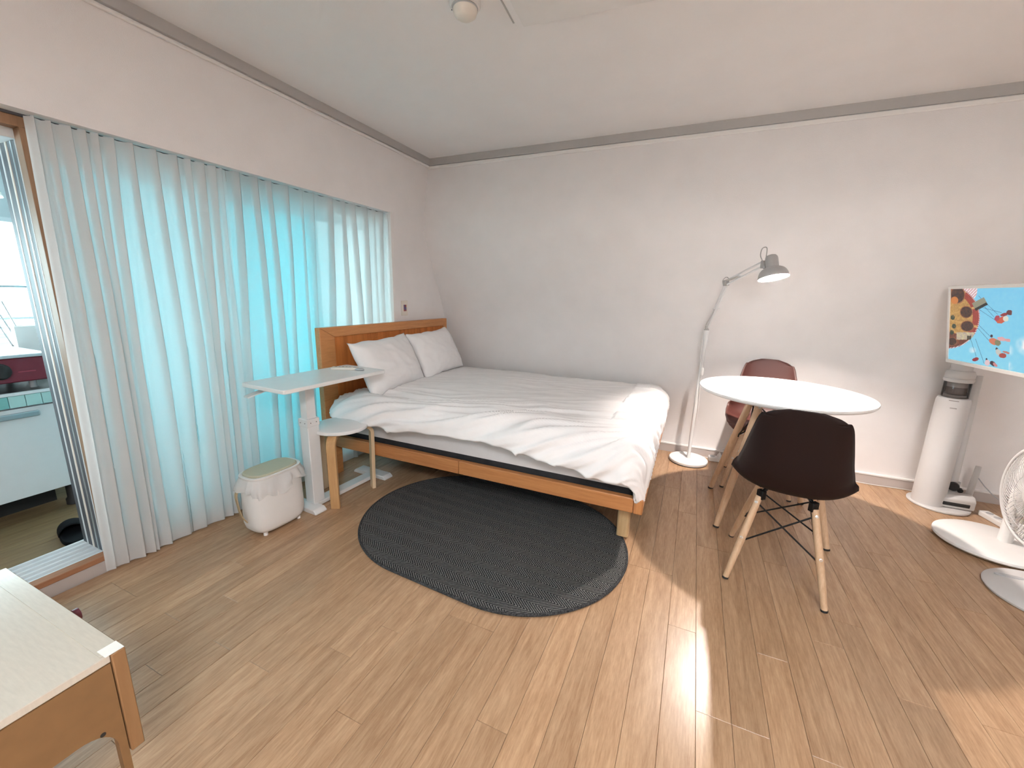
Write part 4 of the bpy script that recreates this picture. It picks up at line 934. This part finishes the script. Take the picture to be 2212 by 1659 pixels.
# picture on the screen: fairground swing ride against a blue sky (flat image as coloured cells)
def s2l(c): return tuple(((v/255.0)/12.92 if v/255.0 <= 0.04045 else ((v/255.0+0.055)/1.055)**2.4) for v in c)
def project(P):
    d = P-Vector((0, 0, CAM_H)); zz = d.dot(F_); return 1106+CAM_F*d.dot(R_)/zz, 829.5-CAM_F*d.dot(U_)/zz
def seg(px, py, a, b):
    ax, ay = a; bx, by = b; dx, dy = bx-ax, by-ay; t = max(0, min(1, ((px-ax)*dx+(py-ay)*dy)/(dx*dx+dy*dy))); return math.hypot(px-ax-t*dx, py-ay-t*dy)
def ell(px, py, cx, cy, rx, ry, a=0.0):
    c, s = math.cos(a), math.sin(a); x = (px-cx)*c+(py-cy)*s; y = -(px-cx)*s+(py-cy)*c; return math.hypot(x/rx, y/ry)
def picture(x, y):
    """x, y: picture units (x to the right, y down)"""
    n = mnoise.noise(Vector((x/60, y/60, 0))); f = 0.7*mnoise.noise(Vector((x/18, y/18, 4)))+0.6*mnoise.noise(Vector((x/42, y/42, 14)))
    sky = [118+14*(y/1400)+6*n, 200+10*(y/1400)+4*n, 236]
    for (cx, cy, r) in ((1420, 1100, 150), (1440, 1330, 130), (590, 1180, 70), (1750, 1000, 190), (2100, 1200, 240)):
        k = max(0, 1-ell(x, y, cx, cy, r, r*0.8))*(0.75+0.6*n); sky = [c+(245-c)*min(1, max(0, k*1.5)) for c in sky]
    col = sky
    # thin ride wires
    for (a, b) in (((690, 300), (1000, 600)), ((720, 480), (1060, 570)), ((700, 520), (1000, 720)), ((690, 770), (880, 960)), ((640, 780), (870, 1040)), ((560, 1000), (650, 1280)), ((640, 1000), (780, 1400)), ((790, 480), (940, 640))):
        if seg(x, y, a, b) < 3.5: col = [70, 110, 140]
    d = ell(x, y, 190, 640, 520, 515)
    top = ell(x, y, 400, 200, 270, 240)
    if top < 1 and d > 1 and y < 330 and x < 690: col = [235, 225, 228] if (int((x+y)/16) % 3) else [205, 120, 120]
    if d < 1:
        if d > 0.965: col = [225, 215, 215] if int((x*0.7+y)/14) % 2 else [150, 40, 45]
        elif d > 0.78: col = [158+25*f, 62+18*f, 52]
        else: col = [186+40*f, 142+36*f, 78+20*f]
        ang = math.atan2(y-640, x-60)
        if d < 0.97 and abs((ang*6/PI) % 1-0.5) < 0.06: col = [205, 160, 95]
        if y > 830+0.25*x and d < 0.97: col = [112+40*f, 60+20*f, 45]
        for (cx, cy, rx, ry) in ((350, 280, 120, 145), (490, 560, 105, 100), (505, 790, 110, 90), (260, 1040, 80, 70)):
            e = ell(x, y, cx, cy, rx, ry)
            if e < 1: col = [66+50*f, 42+28*f, 36] if e < 0.88 else [150, 95, 60]
        if ell(x, y, 300, 370, 60, 60) < 1: col = [205, 125, 60]
        for (cx, cy) in ((270, 650), (290, 790), (255, 890)):
            if ell(x, y, cx, cy, 34, 38) < 1 and f > -0.3: col = [40, 62, 50]
        if 330 < x < 620 and 890 < y < 1010: col = [190+40*f, 175+40*f, 150]
        if 500 < x < 570 and 945 < y < 1010: col = [70, 65, 52]
    c, s = math.cos(-0.48), math.sin(-0.48); u = (x-710)*c+(y-430)*s; v = -(x-710)*s+(y-430)*c
    if abs(u) < 110 and abs(v) < 70: col = [142, 140, 118] if v < 25 else [30, 32, 30]
    for (cx, cy, rx, ry, a, cl) in ((1110, 600, 70, 26, -0.25, (150, 60, 60)), (1060, 690, 85, 50, -0.4, (206, 92, 66)), (1130, 670, 45, 45, 0, (214, 214, 196)), (990, 660, 40, 50, 0.7, (176, 66, 84)), (1195, 570, 55, 42, 0.2, (104, 52, 54)), (1278, 555, 26, 52, 0.1, (48, 56, 74)),
                               (900, 950, 22, 24, 0, (70, 50, 60)), (940, 1040, 85, 52, 0.35, (210, 120, 90)), (1000, 1060, 50, 50, 0, (130, 130, 100)), (1060, 1000, 70, 34, 0.2, (222, 168, 170)), (1170, 1020, 62, 24, 0.15, (222, 160, 160)),
                               (985, 1165, 20, 26, 0, (60, 44, 50)), (1010, 1215, 40, 55, -0.5, (196, 196, 190)), (1080, 1270, 60, 40, 0.1, (170, 74, 66)), (1150, 1220, 75, 16, 0.25, (190, 120, 105)), (1250, 1245, 36, 20, -0.2, (52, 60, 84)),
                               (640, 1330, 55, 30, -0.3, (150, 52, 60)), (818, 1330, 16, 20, 0, (60, 50, 60)), (830, 1385, 42, 48, 0, (222, 190, 196)), (920, 1400, 55, 34, 0.6, (66, 46, 56)), (960, 1420, 46, 22, 0.7, (206, 130, 130))):
        if ell(x, y, cx, cy, rx, ry, a) < 1+0.15*f: col = list(cl)
    return col
NA, NBc = 250, 170
a_edges = [0.0125+(0.40-0.0125)*k/(NA-60) for k in range(NA-59)]+[0.40+(SW-0.0125-0.40)*k/60 for k in range(1, 61)]
b_edges = [0.0135+(SH-0.0155-0.0135)*k/NBc for k in range(NBc+1)]
gm = MB().grid([[tuple(sp(a, b, -0.0045)) for b in b_edges] for a in a_edges])
me = bpy.data.meshes.new('picture'); me.from_pydata(gm.v, [], gm.f); me.update()
ca = me.attributes.new('picture_colour', 'FLOAT_COLOR', 'FACE'); buf = []
base = Vector((*TB, 0.0))
for i in range(len(a_edges)-1):
    for j in range(NBc):
        P = sp((a_edges[i]+a_edges[i+1])/2, (b_edges[j]+b_edges[j+1])/2)+base
        if a_edges[i] < 0.40: x, y = project(P); x = (x-2020)*7.54; y = (y-600)*7.54
        else: x = 1500+(a_edges[i]-0.40)*3000; y = 150+1300*(b_edges[j]/SH)
        buf += [*s2l([min(255, max(0, c)) for c in picture(x, y)]), 1.0]
ca.data.foreach_set('color', buf)
pmx, nt, b_ = new_mat('screen_picture'); at = N(nt, 'ShaderNodeAttribute'); at.attribute_name = 'picture_colour'
b_.inputs['Base Color'].default_value = (0.01, 0.01, 0.01, 1); b_.inputs['Roughness'].default_value = 0.25
nt.links.new(at.outputs['Color'], b_.inputs['Emission Color']); b_.inputs['Emission Strength'].default_value = 0.62
me.materials.append(pmx); po = bpy.data.objects.new('picture', me); COL.objects.link(po); po.parent = tv
po['label'] = 'screen picture of a fairground swing ride under blue sky'

# ================================================================== FAN
FB = (1.488, 2.262)
fn = thing('electric_fan', 'white electric fan with a spiral wire grille on a round base', 'fan', (*FB, 0.0))
MB().lathe([(0.0, 0.0), (0.196, 0.0), (0.203, 0.004), (0.205, 0.012), (0.200, 0.018), (0.16, 0.026), (0.0, 0.030)], (0, 0, 0), 72).build('base', 'station_plastic', fn)
MB().prism([(0.03*math.cos(a)-0.09+(0.02 if math.cos(a) > 0 else -0.02), 0.012*math.sin(a)+0.10) for a in np.linspace(0, 2*PI, 28)[:-1]], 0.0265, 0.0295, axis=2).build('control_button', 'grey_plastic', fn)
MB().tube([(0.02, 0, 0.026), (0.02, 0, 0.36)], 0.017, 20).build('pole', 'station_plastic', fn)
MB().lathe([(0.0, -0.09), (0.045, -0.085), (0.062, -0.05), (0.066, 0.0), (0.060, 0.04), (0.0, 0.045)], (-0.01, 0.055, 0.425), 32, axis=(-1, 0, 0)).build('motor_housing', 'station_plastic', fn)
GC = Vector((-0.105, 0.055, 0.425)); GR = 0.212
gr = MB().tube([GC+Vector((0, GR*math.cos(a), GR*math.sin(a))) for a in np.linspace(0, 2*PI, 72)[:-1]], 0.0085, 10, closed=True).build('grille_rim', 'station_plastic', fn)
for side, off in ((1, -0.028), (-1, 0.055)):
    wm = MB()
    for k in range(60):
        a0 = 2*PI*k/60; pts = []
        for q in range(9):
            f = q/8; r = 0.028+(GR-0.028)*f; a = a0+side*0.75*f**1.5
            pts.append(GC+Vector((off*(1-f**3), r*math.cos(a), r*math.sin(a))))
        wm.tube(pts, 0.0014, 5, cap=False)
    go = wm.build('grille_wires', 'station_plastic', gr); go['kind'] = 'stuff'
    for rr in (0.09, 0.15):
        MB().tube([GC+Vector((off*(1-((rr-0.028)/(GR-0.028))**3), rr*math.cos(a), rr*math.sin(a))) for a in np.linspace(0, 2*PI, 60)[:-1]], 0.0014, 5, closed=True).build('grille_ring', 'station_plastic', gr)
MB().lathe([(0.0, -0.034), (0.03, -0.034), (0.034, -0.028), (0.034, -0.022), (0.0, -0.02)], GC, 32, axis=(1, 0, 0)).build('grille_badge', 'station_plastic', gr)
for k in range(7):
    a0 = 2*PI*k/7; rows = []
    for q in range(8):
        f = q/7; r = 0.03+0.145*f; row = []
        for s in range(6):
            g = s/5-0.5; a = a0+0.25*f+g*(0.75-0.1*f); row.append(GC+Vector((0.018+0.035*g*(1-0.4*f), r*math.cos(a), r*math.sin(a))))
        rows.append(row)
    MB().grid(rows).build('blade', 'station_plastic', fn, solid=0.002)

# ================================================================== CABLES AND ADAPTER AT THE RIGHT
p2 = thing('power_strip', 'long white power strip on the floor behind the screen stand', 'power strip', (1.690, 2.985, 0.0), math.radians(-78))
MB().prism(rrect(0, 0, 0.14, 0.026, 0.008), 0.0, 0.03, axis=2).build('case', 'white_plastic', p2, bevel=0.004)
for x in (-0.10, -0.05, 0.0, 0.05, 0.10): MB().lathe([(0.016, 0.0), (0.016, 0.0015), (0.0, 0.0016)], (x, 0, 0.030), 16).build('socket', 'grey_plastic', p2)
ad = thing('power_adapter', 'white power adapter with a sage top beside the long power strip', 'adapter', (1.775, 2.985, 0.0), math.radians(-62))
MB().box((-0.055, -0.032, 0.0), (0.055, 0.032, 0.040)).build('case', 'white_plastic', ad, bevel=0.005)
MB().box((-0.050, -0.028, 0.040), (0.050, 0.028, 0.046)).build('cover', 'sage', ad, bevel=0.002)
tag(cord('cable_coil', [(1.745, 2.90, 0.004), (1.74, 2.85, 0.010), (1.78, 2.82, 0.02), (1.86, 2.80, 0.014), (1.85, 2.785, 0.006), (1.77, 2.80, 0.006), (1.71, 2.82, 0.010), (1.715, 2.80, 0.018), (1.78, 2.775, 0.018), (1.88, 2.755, 0.010), (1.98, 2.76, 0.004), (2.15, 2.82, 0.004)], 0.0035, 'cord'), 'loosely coiled white cable in front of the long power strip', 'cable')
tag(cord('dark_cable', [(1.70, 3.315, 0.16), (1.735, 3.29, 0.11), (1.77, 3.24, 0.07), (1.80, 3.15, 0.06), (1.90, 3.05, 0.05), (2.05, 3.0, 0.02), (2.2, 3.0, 0.004)], 0.003, 'grey_plastic'), 'thin grey cable hanging beside the vacuum tower', 'cable')

# ================================================================== WALL AND CEILING FITTINGS
sw = thing('wall_switch', 'cream switch plate with a small red and blue picture above the headboard', 'switch', (XA, 2.672, 1.072))
MB().box((0.0, -0.037, -0.058), (0.009, 0.037, 0.058)).build('plate', 'cream_plastic', sw, bevel=0.003)
MB().box((0.009, -0.015, -0.024), (0.0105, 0.017, 0.026)).build('picture_field', 'switch_art_a', sw)
MB().box((0.0105, -0.015, -0.010), (0.011, -0.003, 0.026)).build('picture_patch', 'switch_art_b', sw)
MB().prism([(0.0, -0.022), (0.016, -0.006), (0.016, 0.006), (0.0, 0.01)], 0.0105, 0.011, axis=0).build('picture_patch', 'switch_art_b', sw)
sd = thing('smoke_detector', 'cream dome smoke detector on the ceiling', 'smoke detector', (-0.905, 1.545, ZC))
MB().lathe([(0.0, 0.0), (0.058, 0.0), (0.058, -0.014), (0.052, -0.022), (0.0, -0.022)], (0, 0, 0), 40).build('base', 'white_plastic', sd)
MB().lathe([(0.044, -0.020), (0.046, -0.032), (0.040, -0.046), (0.026, -0.056), (0.0, -0.060)], (0, 0, 0), 40).build('dome', 'cream_plastic', sd)
MB().lathe([(0.0455, -0.022), (0.0475, -0.025), (0.0455, -0.028)], (0, 0, 0), 40, cap=False).build('ring', 'grey_plastic', sd)
MB().lathe([(0.0, 0.0), (0.002, 0.0), (0.002, -0.002), (0.0, -0.002)], (-0.052, -0.01, -0.021), 10).build('status_light', 'black_rubber', sd)
ht = thing('ceiling_panel', 'flat square white panel set in the ceiling', 'ceiling panel', (-0.435, 1.44, ZC), math.radians(4.0))
MB().box((-0.325, -0.315, -0.012), (0.325, 0.315, 0.0)).build('frame', 'ceiling_paper', ht, bevel=0.002)
MB().box((-0.285, -0.275, -0.030), (0.30, 0.296, -0.0125)).build('door', 'white_plastic', ht, bevel=0.001)
MB().box((-0.285, 0.297, -0.022), (0.30, 0.306, -0.0122)).build('gap_shade', 'cornice_grey', ht)  # grey strips along front and left paint the shadow of the gap
MB().box((-0.328, -0.315, -0.0135), (-0.322, 0.29, -0.0005)).build('gap_shade', 'cornice_grey', ht)
# fill light added on the ceiling, unseen behind the viewer
cl_ = thing('fill_light', 'unseen fill panel added behind the viewer, with a glowing diffuser', 'fill light', (0.75, -0.80, ZC))
MB().box((-0.55, -0.40, -0.05), (0.55, 0.40, 0.0)).build('frame', 'white_metal', cl_, bevel=0.004)
MB().box((-0.52, -0.37, -0.056), (0.52, 0.37, -0.0505)).build('diffuser', 'fill_lamp', cl_)

# ================================================================== CHEST IN THE FOREGROUND
BX1, BY1, BZ = -0.961, 0.314, 0.50       # right-front top corner
bx = thing('wooden_chest', 'low wooden chest with worn top painted pale as sheen in front of the sliding door', 'chest', (-1.235, -0.10, 0.0))
def b_(x, y, z): return (x+1.235, y+0.10, z)
def xb(name, a, b, m, par=bx, bevel=0.002): return MB().box(b_(*a), b_(*b)).build(name, m, par, bevel=bevel)
xb('top', (-1.509, -0.52, BZ-0.016), (BX1-0.004, BY1-0.0225, BZ), 'box_top', bevel=0.0015)
fp = xb('front_panel', (-1.509, BY1-0.022, 0.264), (BX1, BY1, BZ), 'box_edge')
xb('top_edge', (-1.509, BY1-0.034, BZ), (BX1-0.010, BY1-0.002, BZ+0.0012), 'box_top', fp, bevel=0)
xb('worn_corner', (BX1-0.032, BY1-0.030, BZ+0.0012), (BX1-0.001, BY1-0.001, BZ+0.0022), 'paper_white', fp, bevel=0)
# side panel with an arched opening at the bottom
arch = []
yc, aw, ah = 0.105, 0.168, 0.352
ya, yb_, zt, rc = -0.16, 0.277, 0.352, 0.055
arch += [(BY1-0.024, 0.0), (BY1-0.024, BZ-0.018), (-0.52, BZ-0.018), (-0.52, 0.0), (ya, 0.0)]
arch += [(ya+rc-rc*math.cos(t), zt-rc+rc*math.sin(t)) for t in np.linspace(0, PI/2, 9)]
arch += [(yb_-rc+rc*math.sin(t), zt-rc+rc*math.cos(t)) for t in np.linspace(0, PI/2, 9)]
arch += [(yb_, 0.0)]
for x in (BX1-0.022, -1.509):
    MB().prism([(p[0]+0.10, p[1]) for p in arch], x+1.235, x+0.018+1.235, axis=0).build('side_panel', 'box_side', bx)
MB().cyl(b_(BX1-0.005, 0.259, 0.344), b_(BX1-0.0035, 0.259, 0.344), 0.0045, n=12).build('dowel_hole', 'black_rubber', bx)
xb('bottom_shelf', (-1.488, -0.50, 0.372), (BX1-0.024, BY1-0.024, 0.386), 'paper_white')
xb('back_panel', (-1.488, -0.515, 0.03), (BX1-0.024, -0.505, BZ-0.018), 'paper_white')
MB().lathe([(0.006, 0.0), (0.006, 0.01), (0.014, 0.016), (0.014, 0.026), (0.0, 0.03)], b_(-1.235, BY1, 0.452), 18, axis=(0, 1, 0)).build('knob', 'ruby', fp)
tag(MB().prism([(-1.50, 0.13), (-1.43, 0.15), (-1.44, 0.16), (-1.50, 0.155)], BZ+0.0002, BZ+0.0012, axis=2).build('paper_scrap', 'teal_a'), 'small teal paper scrap on the wooden chest', 'paper')

print('planks', npl, 'objects', len(bpy.data.objects))
